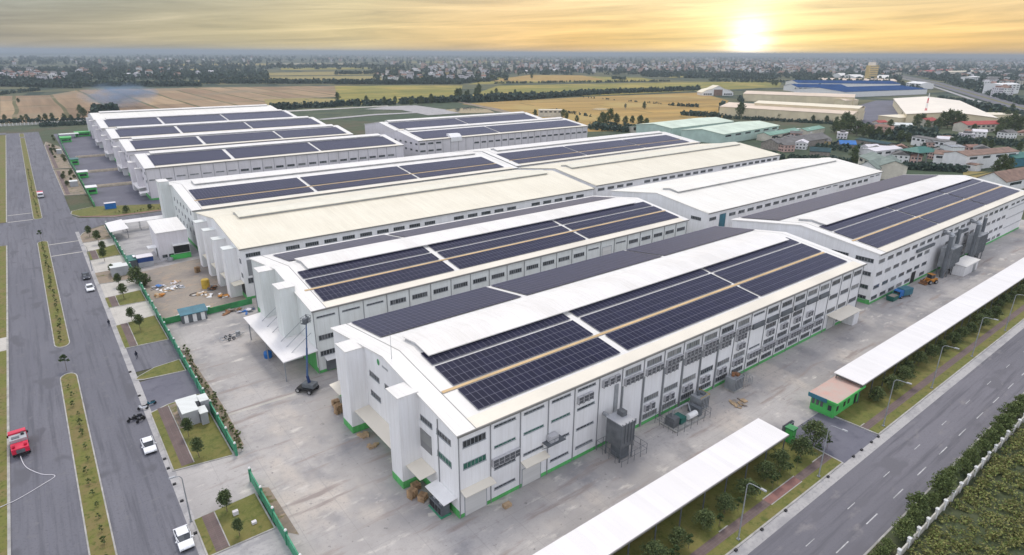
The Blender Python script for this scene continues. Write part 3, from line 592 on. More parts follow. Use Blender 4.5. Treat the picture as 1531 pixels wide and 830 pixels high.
def fdoor(root, x0, x1, h, m='shutter'):
    X = root.location.x; mb = MB(); mb.box(x0-X, x1-X, -.075, -.042, .02, h); mb.box(x0-X-.12, x0-X-.002, -.09, -.043, .0, h+.12, 1); mb.box(x1-X+.002, x1-X+.12, -.09, -.043, 0, h+.12, 1); mb.box(x0-X, x1-X, -.09, -.043, h+.002, h+.12, 1)
    return mb.build('roller_door', [m, 'frame'], root)

# hall A, nearest
g = .9
def cols(x0, gaps, x1):
    e = [x0]
    for a, b in gaps: e += [a, b]
    e.append(x1); return list(zip(e[::2], e[1::2]))
cA = cols(41, [(69.2, 70.9), (109.6, 110.5)], 147)
A = factory('nearest white hall, dark solar panels on its roof, air conditioners on its long wall', 36, 150.6, 57.6, 98.4,
            arrays=[(a, b, y0, y1) for a, b in cA for y0, y1 in ((60.0, 65.2), (66.3, 71.5), (72.1, 76.0))],
            back_arrays=[(a, b, 86.2, 98.4) for a, b in cols(39.5, [(69.4, 70.8), (111.5, 112.4)], 150)], tans=[(38.8, 147.2, 65.8)], bay=5.21, ylo=(4.95,))
# long wall, bay by bay
for i in range(1, 5):
    x = 36+5.21*i+.65
    for z in (12.15, 8.85, 5.3, 1.9):
        if i == 2 and z < 2: continue
        fwin(A, x, z, 3.7, .36, 5, 'glass' if z > 9 or z < 8 else 'glass_green')
fwin(A, 36.75, 11.1, 3.7, 1.05, 6); fwin(A, 36.75, 7.7, 3.7, .95, 6, 'glass_green')
fdoor(A, 36.9, 40.4, 3.1); fcanopy(A, 36.2, 41.3, 1.3, 4.5); fdoor(A, 46.9, 50.3, 3.0); fcanopy(A, 46.6, 51.2, 1.3, 4.4)
fwin(A, 57.6, 12.2, 3.4, .34, 5); fwin(A, 57.6, 8.85, 3.4, .34, 5, 'glass_grey'); fwin(A, 57.6, 5.3, 3.4, .34, 5); fwin(A, 57.6, 2.0, 3.4, .34, 5, 'glass_grey')
MB().box(29.6, 30.4, -.2, -.02, 3, 10.5).build('cable_duct', 'steel', A)
for i in range(6, 22):
    x = 36+5.21*i+.75; gl = 'glass_grey' if i in (6, 7, 8, 9, 10, 12, 17, 18) else 'glass'
    if i == 13:
        fwin(A, x, 12.1, 3.7, .34, 5); fwin(A, x, 4.9, 3.7, .3, 5)
    else:
        fwin(A, x, 11.25, 3.7, 1.05, 6, gl)
        if i > 6: fwin(A, x, 4.45, 3.7, .95, 6, 'glass_grey' if i in (7, 8, 9, 11, 12) else 'glass')
        if i > 18 or i in (14, 15, 16): fwin(A, x, 7.85, 3.7, .95, 6, 'glass_grey' if i == 21 else 'glass')
    if i not in (19,): fwin(A, x, 1.05, 3.7, .95, 6, 'glass_grey' if i < 9 else 'glass')
nac = 0
def acs(i, k, z, dx=1.08, x0=.55):
    global nac
    for j in range(k): put('air_conditioner', AC, A, (5.21*i+x0+dx*j, -.01, z)); nac += 1
acs(1, 5, 6.15, .95, .2); acs(4, 3, 10.2); acs(5, 3, 11.2, 1.4, .6)
for i, k in ((6, 4), (7, 4), (8, 4), (9, 4), (10, 4), (11, 4), (12, 4)): acs(i, k, 9.75)
for i, k in ((8, 3), (9, 4), (10, 4), (11, 3), (12, 3)): acs(i, k, 8.4)
for i, k in ((7, 2), (8, 2), (9, 2), (10, 2), (11, 2)): acs(i, k, 2.75, 1.5, .9)
for i, k in ((12, 3), (13, 4), (14, 4), (15, 4), (16, 4), (17, 4), (18, 3)): acs(i, k, 3.0)
for i, k in ((12, 2), (14, 2), (15, 2), (16, 2), (17, 2)): acs(i, k, 6.3, 1.3, 1.4)
rk = MB()
for i in range(13, 19):
    x = 5.21*i+.5; rk.box(x, x+4.6, -.5, -.02, 9.4, 9.5); rk.box(x+.2, x+4.2, -.42, -.08, 9.52, 10.35)
rk.build('condenser_rack', 'steel_dark', A)
for i in (6, 7, 8, 9, 10, 11): MB().box(5.21*i+.1, 5.21*i+.32, -.24, -.02, .2, 9.6).build('cable_duct', 'steel', A)
fcanopy(A, 136, 146.5, 3.2, 4.0); fdoor(A, 137, 141, 3.4); MB().box(108.4, 111, -2.6, -.1, 0, 2.9).build('entrance_porch', 'wall', A)
pf = MB(); pf.box(14.6, 18, -1.5, -.02, 6.0, 6.12); pf.box(15.4, 16.9, -1.1, -.2, 6.13, 7.2, 1)
for x in (14.7, 15.8, 16.9, 17.9): pf.cyl((x, -1.4, 6), (x, -.05, 4.9), .05); pf.cyl((x, -1.45, 6.1), (x, -1.45, 7.0), .035)
pf.tube([(14.7, -1.45, 7), (17.9, -1.45, 7)], .035); pf.build('wall_platform', ['steel_dark', 'ac'], A)
# gable of A
for ya, yb in ((67.7, 71.0), (85.2, 88.9)): tower(A, ya, yb, 15.1)
gwin(A, 67.3, 10.85, 3.2, .85, 5); MB().box(-.1, -.003, 6.9, 9.9, 6.3, 9.35).build('louvre_panel', 'glass_grey', A)
gwin(A, 62.9, 10.85, 3.6, .85, 5); gwin(A, 62.9, 7.3, 3.6, .9, 5, 'glass_green')
gwin(A, 83.8, 10.7, 3.5, .9, 4); gwin(A, 83.8, 7.1, 3.5, .9, 4); gwin(A, 78.4, 10.7, 3.3, .9, 4); gwin(A, 77.6, 7.3, 1.2, 1.2, 2); gwin(A, 93.6, 10.7, 3.2, .9, 4); gwin(A, 93.6, 7.2, 3.2, .9, 4); gwin(A, 96.6, 10.7, 2, .9, 3)
canopy(A, 33.4, 35.99, 72.0, 85.2, 4.3); canopy(A, 33.4, 35.99, 63.6, 67.7, 4.0); canopy(A, 33.6, 35.99, 92, 96.5, 4.0); canopy(A, 33.9, 35.99, 58.2, 63.2, 3.0, 'white')
# small green leaf emblem and a line of lettering high on the gable
em = MB(); cy = 22.6
em.add([(-.03, cy+.55*math.cos(a)*.8, 14.5+.55*math.sin(a)) for a in [2*math.pi*i/14 for i in range(14)]], [tuple(range(14))], 0)
em.build('emblem', ['greenwall'], A)
em = MB()
for k in range(6): em.box(-.05, -.004, 21.3-.34*k-.2, 21.3-.34*k, 14.2, 14.55)
em.build('lettering', 'grey', A)
MB().cyl((.6, 19, 16.3), (.6, 19, 21), .05, .02).build('lightning_rod', 'steel', A)

# hall B, second
cB = cols(39.2, [(69.5, 71), (110.5, 111.6)], 149)
B = factory('second white hall, solar roof, a wide stayed white canopy on its end wall', 36, 150.4, 108.4, 148.0, wall='wall_green',
            arrays=[(a, b, y0, y1) for a, b in cB for y0, y1 in ((110.4, 115.6), (116.8, 120.3), (121.0, 124.5))],
            back_arrays=[(a, b, 133.4, 145.6) for a, b in cols(40.5, [(69.8, 71)], 148)], tans=[(37.6, 149.6, 116.2)], bay=5.2)
for i in range(22):
    x = 36+5.2*i+.7
    if i < 3: fwin(B, x, 11.75, 3.7, .34, 6)
    elif i in (14, 15, 16): fwin(B, x, 11.6, 3.7, .34, 6) if i != 15 else fdoor(B, x, x+3.4, 11.4)
    else: fwin(B, x, 10.6, 3.7, 1.0, 6)
    for z in (7.0, 3.6): fwin(B, x, z, 3.0, 1.05, 5)
fcanopy(B, 37.3, 42, 1.6, 3.4, 'white'); MB().box(1.6, 5, -.2, -.045, .2, 2.7).build('door', 'steel_dark', B)
for ya, yb in ((117.0, 120.7), (129.6, 133.0)): tower(B, ya, yb, 15.9, pl=0)
gwin(B, 112.6, 10.6, 2.6, .85, 4); gwin(B, 125.8, 12.2, 2.4, .8, 4); gwin(B, 127.9, 10.2, 2.6, .8, 4)
cb = canopy(B, 29.2, 35.98, 107.4, 133.6, 5.4, 'canopy', .5, .18)
ry = MB()
for y in (110, 113, 116.2, 121.5, 125, 128.6): ry.cyl((-4.3, y-108.4, 5.3), (-.05, y-108.4+.3, 8.2), .06)
ry.build('stay_rod', 'steel', cb)
pp = MB()
for y in (109, 120, 132): pp.box(-6.3, -6.1, y-108.4, y-108.2, 0, 4.9)
pp.build('canopy_post', 'steel', cb)
MB().box(-.06, -.003, .6, 5.5, 0, 5).build('green_panel', 'plinth', B)
MB().box(-.07, -.003, 8.3, 21, 0, 4.4).build('loading_door', 'dark', B)

# halls C and its continuation, cream roofs
C1 = factory('cream roofed hall with four pale square towers on its end wall, third from the front', 36, 159.8, 157.2, 203.4, ridge=16.5, roof='cream_roof', vent=(5.5, 5, 3.6), vent_mat='monitor_cream', trim=0, bay=5.2, pipes=False)
for i in range(23):
    if i in (1, 11, 17): continue
    fwin(C1, 36+5.2*i+(.9 if i else 1.2), 11.1, 3.6, 1.0, 6)
    if i < 3: fwin(C1, 36+5.2*i+.9, 4.2, 2.6, 1.4, 4)
MB().box(1.2, 4.6, -.08, -.003, 6.2, 10.4).build('louvre_panel', 'pipe', C1)
for ya, yb, dz in ((160.8, 163.8, 12.9), (170.9, 173.9, 13.0), (181.0, 184.0, 13.2), (191.0, 194.0, 13.4)):
    tower(C1, ya, yb, dz, 3.0, 0, 'wall_green')
for ya in (165, 175, 185): canopy(C1, 33.2, 35.98, ya, ya+5.2, 4.2, 'cream_roof')
canopy(C1, 33.4, 35.98, 157.4, 160.6, 4.3, 'cream_roof')
for ya in (164.2, 174.3, 184.4): MB().box(-.07, -.003, ya-157.2, ya-157.2+6.2, 1.2, 4.0).build('loading_door', 'dark', C1)
MB().box(-.07, -.003, .3, 3.3, 1.2, 4.1).build('loading_door', 'dark', C1)
for y in (158.9, 168.8, 199): gwin(C1, y, 9.6, 1.3, 1.1, 2); gwin(C1, y, 5.8, 1.3, 1.1, 2)
C2 = factory('farther cream roofed hall, stepped back behind the one with four towers', 164.4, 292, 160.3, 206.4, ridge=16.5, roof='cream_roof', vent=(5.5, 4, 3.6), vent_mat='monitor_cream', trim=0, pipes=False)
for i in range(24):
    if i in (4, 14): continue
    fwin(C2, 164.6+5.25*i+.7, 11.3, 3.5, 1.0, 6)
gwin(C2, 164.4, 11.6, 3, 1, 5)
# G, ivory roof
Gh = factory('ivory roofed hall without panels, between the rows on the right', 162.2, 284, 109.4, 150.4, ridge=16.2, roof='ivory_roof', vent=(6.5, 5, 3.6), vent_mat='ivory_roof', trim=0, pipes=False)
for i in range(23):
    if i == 1: fdoor(Gh, 168.5, 171.7, 12.2, 'teal'); continue
    if i in (13, 14, 15, 21, 22):
        fwin(Gh, 162.4+5.25*i+.8, 12.2, 3.3, .34, 5); continue
    fwin(Gh, 162.4+5.25*i+.7, 10.9, 3.5, 1.0, 6)
gwin(Gh, 115.6, 10.6, 3.8, 1.0, 6); MB().box(-.06, -.003, 15, 19, 9.2, 10.6).build('louvre_panel', 'glass_grey', Gh)
# D and D2
cD = cols(38.8, [(75.2, 76.5), (116.3, 117.4)], 158.3)
Dh = factory('solar roofed hall behind the cream roofs, with one tall pale tower at its end wall', 35.6, 163.4, 207.1, 261.0, ridge=16.8, wall='wall_green', vent=(6, 5, 3.2), arrays=[(a, b, y0, y1) for a, b in cD for y0, y1 in ((209.6, 214.8), (216.1, 226.5))],
             tans=[(38, 158.5, 215.5)], bay=5.2, pipes=False)
tower(Dh, 241.0, 246.5, 17.2, 3.2, 0)
for k in range(6):
    for z in (11.4, 8.2, 5.0): gwin(Dh, 211.5+5*k, z, 1.1, 1.2, 2)
cD2 = cols(169, [(210.2, 211.2), (252.6, 253.6)], 290)
D2 = factory('far solar roofed hall in line behind the one with one tall pale tower', 166.2, 296.5, 210.9, 261.5, ridge=16.6, vent=(6, 5, 3), arrays=[(a, b, y0, y1) for a, b in cD2 for y0, y1 in ((212.9, 218.1), (219.2, 229.6))], tans=[(168, 290, 218.6)], pipes=False)
# H, right end
cH = cols(164.6, [(203.5, 204.6), (243.2, 244.3)], 279.6)
Hh = factory('four storey white hall at the right end, solar roof, silver silos by its wall', 161.2, 283, 58.6, 100.2, eave=13.4, arrays=[(a, b, y0, y1) for a, b in cH for y0, y1 in ((60.6, 65.8), (66.9, 72.1), (72.7, 76.2))],
             back_arrays=[(164.6, 281, 87.6, 99.8)], tans=[(163, 280, 66.3)], pipes=False)
for i in range(23):
    x = 161.2+5.05*i+.6
    for k, z in enumerate((10.9, 7.5, 4.0, 1.05)):
        if i in (7, 8, 9, 10, 11, 12) and k > 0 and i % 3: continue
        if i == 5 and k == 3: continue
        if i > 19: continue
        fwin(Hh, x, z, 3.3, .95, 5, 'glass_grey' if (i*7+k*3) % 5 == 0 else 'glass')
rk = MB(); rk.box(24, 36, -.5, -.05, 9.3, 10.1); rk.box(48, 62, -.5, -.05, 9.3, 10.1); rk.build('condenser_rack', 'steel_dark', Hh)
MB().box(24.8, 27.6, -.06, -.045, 0, 3.4).build('door', 'dark', Hh)
for k in range(4):
    for z in (10.9, 7.4, 3.9, 1.0): gwin(Hh, 64+6.2*k, z, 4.4, 1.05, 6)
for z in (3.2, 6.6, 10.0): MB().box(102, 121.6, -.16, -.02, z, z+.3).build('wall_ledge', 'vent_face', Hh)
for k in range(3): fwin(Hh, 265+5.4*k, 11.2, 3.4, .6, 5)
# E row, far left, and F
E_H = [(297.2, 341, 36, 157.2, 'first'), (355.2, 400.5, 36.9, 154.5, 'second'), (412.6, 460.5, 37.1, 161, 'third'), (472.8, 527, 37.9, 163.5, 'fourth')]
for k, (y0, y1, x0, x1, w) in enumerate(E_H):
    cE = cols(x0+4, [(x0+35, x0+36.6), (x0+76, x0+77.2)], x1-3)
    h = factory(f'lilac white solar roofed hall, {w} from the cross road in the left row', x0, x1, y0, y1, ridge=16.6, wall='wall_lav', vent=(5.5, 3.5, 3.3), trim=4., plinth=.8, pipes=k == 0, bay=5.3,
                arrays=[(a, b, y0+2.2, (y0+y1)/2-4) for a, b in cE])
    if k == 0:
        for i in range(22):
            x = x0+5.3*i+.7
            if i < 7: fwin(h, x, 8.3 if i < 2 else 9.0, 3.5, .45, 6, 'glass_grey')
            else: fwin(h, x, 8.4, 3.5, .95, 4, 'glass' if i % 3 else 'glass_grey')
        canopy(h, x0-3.2, x0-.02, y0+8, y0+24, 4.2, 'canopy'); canopy(h, x0-3.5, x0-.02, y0+.5, y0+4.5, 3.4, 'canopy')
    else:
        canopy(h, x0-3.2, x0-.02, y0+10, y0+26, 4.2, 'canopy')
    tower(h, y0+26, y0+31, 12.6, 2.6, .0); tower(h, y0+12, y0+15, 11.8, 2.2, .0)
    for q in range(5):
        for z in (10.6, 7.2): gwin(h, y0+4+8*q, z, 2.2, 1.0, 3)
E5 = factory('farthest hall of the left row, plain white roof without panels', 39.5, 169, 528.5, 582, ridge=16.6, wall='wall_lav', roof='ivory_roof', vent=(5.5, 3, 3.2), trim=0, plinth=.8, pipes=False)
tower(E5, 540, 545, 12.6, 2.6, 0); tower(E5, 562, 567, 12.6, 2.6, 0)
F1 = factory('white solar roofed hall, front half of the double hall at the centre back', 171.6, 302.6, 306.2, 355, ridge=16.6, wall='wall_lav', vent=(5.5, 3, 3.0), arrays=[(a, b, 308.6, 325) for a, b in cols(176, [(229, 230.2)], 299)], bay=5.25, plinth=.4)
for i in range(25):
    if i in (3, 4, 5, 6): continue
    fwin(F1, 171.6+5.25*i+.8, 11.2 if i < 3 else 9.2, 3.4, .95, 4)
    if i < 3: fwin(F1, 171.6+5.25*i+.8, 7.2, 3.4, .95, 4)
for q in range(7):
    for z in (11, 7.4): gwin(F1, 310+6.2*q, z, 2.4, .95, 3)
MB().prism([(-.6, 11.5), (4.5, 14.4), (4.5, 15.6), (2, 15.6), (-.6, 14.0)], 21, 28.5, 'x').build('stair_head', 'wall', F1)
F2 = factory('white solar roofed hall, rear half of the double hall at the centre back', 184, 308, 357.2, 402, ridge=16.6, wall='wall_lav', vent=(5.5, 3, 3.0), arrays=[(a, b, 359.5, 375.5) for a, b in cols(188, [(240, 241.2)], 303)], pipes=False, plinth=.4)
# annex next to C and D
an = empty('annex_building', (24.3, 204.7, 0), label='plain white annex with a dark lean-to beside the cream roofed hall', cat='annex')
MB().prism([(0, 0), (13, 0), (13, 9.6), (0, 8.6)], 0, 8.3, 'x').build('wall', 'wall_lav', an)
MB().prism([(-.3, 8.6), (13.3, 9.62), (13.3, 9.8), (-.3, 8.78)], -.3, 8.3, 'x').build('roof', 'white_roof', an)
MB().box(3.6, 8.2, -1.8, -.02, 4.4, 4.6).build('canopy', 'white', an)
MB().box(3.8, 8.2, -.08, -.02, 1.6, 4.3).build('opening', 'dark', an)
MB().box(2.6, 8.2, -.9, -.09, 0, 1.4).build('low_wall', 'bright_green', an)
MB().box(-2.4, -.02, 4, 7.2, 3.2, 3.4).build('porch_roof', 'white', an)
MB().box(-.06, -.02, 4.6, 6.2, 0, 2.6).build('door', 'dark', an)
for y in (206, 209.2): put('window', win(1.4, .9, 2), an, (.5+(y-206)*.55, -.002, .9))

# ------------------------------------------------------------------ long canopies, guardhouse, fences
def long_canopy(label, x0, x1, y0=37.9, y1=43.2, z=4.0):
    t = empty('long_canopy', (x0, y0, 0), label=label, cat='canopy'); L, W = x1-x0, y1-y0
    MB().prism([(0, z), (W, z+.25), (W, z+.37), (0, z+.12)], 0, L, 'x').build('roof_sheet', 'canopy', t)
    gm = MB().box(0, L, -.12, -.005, z-.12, z+.10); gm.build('eave_gutter', 'gutter', t)
    pm = MB(); pm.box(-.07, .07, .3, .44, 0, z-.02); pm.box(-.07, .07, W-.5, W-.36, 0, z+.18); pm.box(-.06, .06, .3, W-.36, z-.25, z-.03)
    pm = pm.mesh('post_frame', 'steel_dark'); n = int(L/5)
    for i in range(n+1): put('post_frame', pm, t, (.3+i*(L-.6)/n, 0, 0))
    return t
long_canopy('long white canopy cut by the bottom photo edge, left of the gate road', 12, 84.6)
long_canopy('long white canopy running from behind the green guardhouse to the right edge', 109.8, 232)
def brick_fence(label, x0, x1, y=40.55):
    t = empty('brick_fence', (x0, y, 0), label=label, cat='fence'); L = x1-x0
    mb = MB(); mb.box(0, L, -.08, .08, 0, .55); mb.build('base_wall', 'soilwall', t)
    n = int(L/2.6); pm = MB().box(-.22, .22, -.2, .2, 0, 1.75).mesh('pillar', 'brickpillar')
    rm = MB()
    for i in range(n): 
        xa = i*L/n+.24; xb = (i+1)*L/n-.24
        rm.box(xa, xb, -.03, .03, .75, .83); rm.box(xa, xb, -.03, .03, 1.45, 1.53)
        for k in range(7): x = xa+.1+k*(xb-xa-.2)/6; rm.box(x-.03, x+.03, -.028, .028, .5, 1.6)
    rm.build('railing', 'fence_green', t)
    for i in range(min(n+1, 99)): put('pillar', pm, t, (i*L/n, 0, 0))
M['oldwhite'] = mat('weathered_white_wall', (.58, .56, .50), .85, .25, .7)
M['creamwall'] = mat('cream_low_wall', (.62, .54, .43), .8, .15, .5)
M['navyblue'] = mat('navy_blue_band', (.02, .06, .22), .5, .15)
M['soilwall'] = mat('fence_base', (.34, .30, .26), .8, .2, .8)
M['brickpillar'] = mat('brick_pillar', (.33, .20, .15), .8, .25, 2.)
brick_fence('brick pillared fence with green rails under the near long canopy', 12, 88)
brick_fence('brick pillared fence with green rails under the far long canopy', 114, 232)

gh = empty('guardhouse', (101.5, 38.6, 0), label='bright green guardhouse with a flat pinkish roof and a blue sign board, beside the gate', cat='guardhouse')
MB().box(0, 9.6, 0, 4.2, 0, 3.1).build('wall', 'bright_green', gh)
MB().box(-.5, 10, -.5, 4.6, 3.1, 3.3).build('roof', 'pinkroof', gh); MB().prism([(-.5, 3.0), (-.5, 3.42), (-.38, 3.42), (-.38, 3.305), (4.48, 3.305), (4.48, 3.42), (4.6, 3.42), (4.6, 3.0)], 9.99, 10.1, 'x').build('roof_rim', 'bright_green', gh)
rm = MB(); rm.box(-.5, 10, -.62, -.502, 2.95, 3.42); rm.box(-.62, -.502, -.62, 4.6, 2.95, 3.42); rm.build('roof_rim', 'bright_green', gh)
MB().box(-.78, -.63, 1.2, 4.5, 2.75, 3.5).build('sign_board', 'teal', gh)
wm = MB()
for y in (2.0, 2.75, 3.5): wm.box(-.05, -.01, y, y+.5, 1.3, 2.3)
wm.build('window', 'glass', gh); MB().box(-.06, -.01, .5, 1.1, 1.2, 2.2).build('window', 'glass', gh)
for x in (.8, 3.4, 5.0): MB().box(x, x+.7, -.05, -.01, 1.1, 2.1).build('window', 'glass', gh)
MB().box(7.6, 8.4, -.05, -.01, .1, 2.1).build('door', 'dark', gh)
gp = empty('gate_pier', (88.9, 39.6, 0), label='bright green gate pier at the end of the near canopy', cat='gate pier')
MB().box(-.6, .6, -.6, .6, 0, 2.6).build('pier', 'bright_green', gp); MB().box(-.75, .75, -.75, .75, 2.6, 2.8).build('cap', 'greenwall', gp)
gt = empty('sliding_gate', (90.2, 41.2, 0), label='dark folded sliding gate between the green pier and the guardhouse', cat='gate')
gm = MB()
for k in range(9): gm.box(k*.35, k*.35+.06, 0, .5, .05, 1.5)
gm.build('gate_bars', 'steel_dark', gt); gm = MB(); gm.box(0, 2.9, -.05, -.005, .1, .22); gm.box(0, 2.9, -.05, -.005, 1.3, 1.42); gm.build('rail', 'steel', gt)

def green_wall(label, pts, h=1.9, caps=True, pitch=5.2, m='fence_green'):
    t = empty('green_boundary_wall', (pts[0][0], pts[0][1], 0), label=label, cat='wall'); o = Vector((*pts[0], 0))
    wm = MB(); pmh = MB().box(-.19, .19, -.19, .19, 0, h+.25).mesh('pillar', m)
    cm = MB().lathe([(0, 0), (.14, .02), (.2, .17), (.14, .32), (0, .36)], n=8).mesh('globe_lamp', 'white') if caps else None
    for a, b in zip(pts, pts[1:]):
        a = Vector((*a, 0))-o; b = Vector((*b, 0))-o; d = (b-a); L = d.length; d.normalize(); q = Vector((-d.y, d.x, 0))*.09
        v = [a-q, b-q, b+q, a+q]; wm.add([(*p.xy, 0) for p in v]+[(*p.xy, h) for p in v], [(3, 2, 1, 0), (4, 5, 6, 7), (0, 1, 5, 4), (1, 2, 6, 5), (2, 3, 7, 6), (3, 0, 4, 7)])
        n = max(1, round(L/pitch))
        for i in range(n+1):
            p = a+(b-a)*(i/n); pl = put('pillar', pmh, t, p)
            if caps: put('globe_lamp', cm, pl, (0, 0, h+.25))
    wm.build('wall_panel', m, t); return t
green_wall('green boundary wall beside the lawn nearest the bottom edge', [(15.7, 62), (15.7, 83)])
green_wall('long green boundary wall with lamps between the left lawns and the dirt yard', [(15.7, 90.8), (15.75, 258)])
green_wall('far green boundary wall in front of the lilac halls', [(15.6, 297), (16, 376), (16.4, 470), (18, 570)], caps=False, pitch=12, m='greenwall')
green_wall('low green wall across the yard beside the teal shed', [(16.2, 152.6), (36, 153.6)], 1.5, False, 9, 'greenwall')
for k, y in enumerate((342, 388, 447.3)):
    t = MB(); t.box(20, 35, -1.6, -1.3, 0, .9); t.box(20, 35, 1.3, 1.6, 0, .9); t.box(20, 20.2, -1.3, 1.3, 0, .9); t.box(20.2, 35, -1.3, 1.3, 0, .6, 1)
    tag(t.build('low_planter_wall', ['creamwall', 'soil'], None, (0, y, 0)), f'low beige planter wall dividing the dark yards, {ORD[k]} one beyond the cross road', 'wall')
for k, (x, y, w, d) in enumerate(((15.8, 326, 3.6, 5), (15.9, 372, 4, 5), (16, 419, 3.5, 6), (17.5, 530, 6, 9), (28, 560, 9, 7))):
    t = empty('gate_booth', (x, y, 0), label=f'small bright green gate booth of the lilac halls, {ORD[k]} going away from the cross road', cat='booth')
    MB().box(0, w, 0, d, 0, 2.9).build('wall', 'bright_green', t); MB().box(-.4, w+.4, -.4, d+.4, 2.9, 3.15).build('roof', 'dkgreen' if k == 2 else ('white' if k in (0, 1) else 'bright_green'), t)
    MB().box(.5, w-.5, -.04, -.01, 1, 2).build('window', 'glass', t)
t = empty('parking_shelter', (17.8, 552, 0), label='pale flat parking shelter at the far end of the left yard', cat='shelter')
MB().box(0, 12, 0, 7, 3, 3.15).build('roof', 'wall_green', t); pm = MB()
for x in (.2, 4, 8, 11.7): pm.box(x, x+.12, .2, .32, 0, 3); pm.box(x, x+.12, 6.7, 6.82, 0, 3)
pm.build('post_frame', 'steel', t)
t = empty('entrance_canopy', (15, 236, 0), label='tilted white canopy on posts behind the green wall at the cross road', cat='canopy')
MB().add([(0, 0, 3.4), (5.6, 2, 3.4), (5, 13.6, 4.2), (-.2, 11, 4.2), (0, 0, 3.5), (5.6, 2, 3.5), (5, 13.6, 4.3), (-.2, 11, 4.3)], [(3, 2, 1, 0), (4, 5, 6, 7), (0, 1, 5, 4), (1, 2, 6, 5), (2, 3, 7, 6), (3, 0, 4, 7)]).build('roof', 'canopy', t)
pm = MB()
for x, y in ((.3, .6), (5, 2.5), (4.6, 12.8), (.2, 10.4)): pm.box(x, x+.14, y, y+.14, 0, 3.4)
pm.build('post_frame', 'steel_dark', t)
t = empty('bicycle_shelter', (20.2, 247, 0), label='narrow white shelter strip running from the tilted canopy to the hall with one tall tower', cat='shelter')
MB().prism([(0, 3.2), (3.4, 3.6), (3.4, 3.7), (0, 3.3)], 0, 14.5, 'x').build('roof', 'canopy', t); pm = MB()
for x in (.5, 4.8, 9.4, 13.8): pm.box(x, x+.12, 3, 3.12, 0, 3.5); pm.box(x, x+.12, .2, .32, 0, 3.2)
pm.build('post_frame', 'steel_dark', t)
t = empty('teal_shed', (19.6, 150.4, 0), label='low shed with a teal sloping roof and three white doors beside the green yard wall', cat='shed')
MB().box(0, 5.4, 0, 2.3, 0, 2.2).build('wall', 'steel_dark', t); MB().prism([(-.5, 2.15), (2.7, 2.85), (2.7, 2.97), (-.5, 2.27)], -.3, 5.7, 'x').build('roof', 'teal', t)
for x in (.5, 2.3, 4.1): MB().box(x, x+.85, -.06, -.01, 0, 1.9).build('door', 'white', t)
t = empty('container_shed', (17.9, 201.4, 0), label='site container with a dark blue band and a pale roof, beyond the dirt yard', cat='container')
MB().box(0, 4, 0, 3.4, 0, 1.5).build('wall', 'grey', t); MB().box(-.01, 4.01, -.02, 3.41, 1.5, 2.9).build('wall_band', 'navyblue', t); MB().box(-.15, 4.15, -.15, 3.55, 2.9, 3.05).build('roof', 'wall_lav', t)
t = empty('green_roof_shed', (14.9, 202, 0), label='small shed with a dark green roof against the boundary wall, next to the blue container', cat='shed')
MB().box(.9, 2.9, 0, 4, 0, 2.4).build('wall', 'steel_dark', t); MB().prism([(-.3, 2.4), (4.3, 2.9), (4.3, 3.0), (-.3, 2.5)], .7, 3.05, 'x').build('roof', 'dkgreen', t); MB().box(2.2, 2.95, 1.2, 3.6, 2.95, 3.05).build('skylight', 'white', t)
t = empty('blue_container', (18.6, 289.2, 0), label='bright blue open container standing on the dark yard by the cross road', cat='container')
MB().box(0, 3.8, 0, 2.2, .1, 2.4).build('wall', 'blue', t); MB().box(-.1, 3.9, -.1, 2.3, 2.4, 2.5).build('roof', 'wall_lav', t)
# white transformer cabinets on the lawns
for nm, x, y, boxes, lab in (('transformer', 10.9, 101.2, [(0, 3.2, 6.2, 8.6, 2.3), (3.3, 4.6, 5.2, 7.6, 2.5), (0, 2.4, 2.6, 6.0, 2.6), (2.5, 3.6, 1.6, 4.0, 2.2)], 'group of white electrical cabinets on the lawn nearest the motorcycles'),
                             ('transformer', 10.6, 195, [(0, 4.2, 1.5, 4.5, 2.6), (.4, 3.2, 4.6, 7, 2.3)], 'pair of white electrical cabinets on the bare soil patch by the boundary wall'),
                             ('transformer', 11, 349, [(0, 3, 0, 4, 2.4)], 'white electrical cabinet on the verge in front of the first lilac hall'),
                             ('transformer', 12, 470, [(0, 2.6, 0, 3.4, 2.4)], 'white electrical cabinet on the verge in front of the third lilac hall')):
    t = empty('electrical_cabinet', (x, y, Z_V), label=lab, cat='cabinet')
    for (a, b2, c, d, h) in boxes:
        MB().box(a, b2, c, d, 0, h).build('cabinet_body', 'grey', t); MB().box(a-.1, b2+.1, c-.1, d+.1, h, h+.12).build('cabinet_roof', 'wall_green', t)
        MB().box(a-.02, a-.004, c+.3, d-.3, .2, h-.3).build('cabinet_door', 'steel', t)
# white wall beyond the right road
t = empty('white_boundary_wall', (40, 17.9, 0), label='weathered white wall with posts between the roadside hedge and the wild growth', cat='wall')
wm = MB()
for i in range(110):
    x = i*3.0; h = 1.25+rnd.uniform(-.12, .12); wm.box(x+.17, x+2.83, -.09, .09, 0, h)
wm.build('wall_panel', 'oldwhite', t)
pm = MB().box(-.17, .17, -.17, .17, 0, 1.7).add([(-.24, -.24, 1.7), (.24, -.24, 1.7), (.24, .24, 1.7), (-.24, .24, 1.7), (0, 0, 1.95)], [(3, 2, 1, 0), (0, 1, 4), (1, 2, 4), (2, 3, 4), (3, 0, 4)]).mesh('wall_post', 'white')
for i in range(10, 75): put('wall_post', pm, t, (i*3.0, rnd.uniform(-.05, .05), rnd.uniform(-.1, .08)))

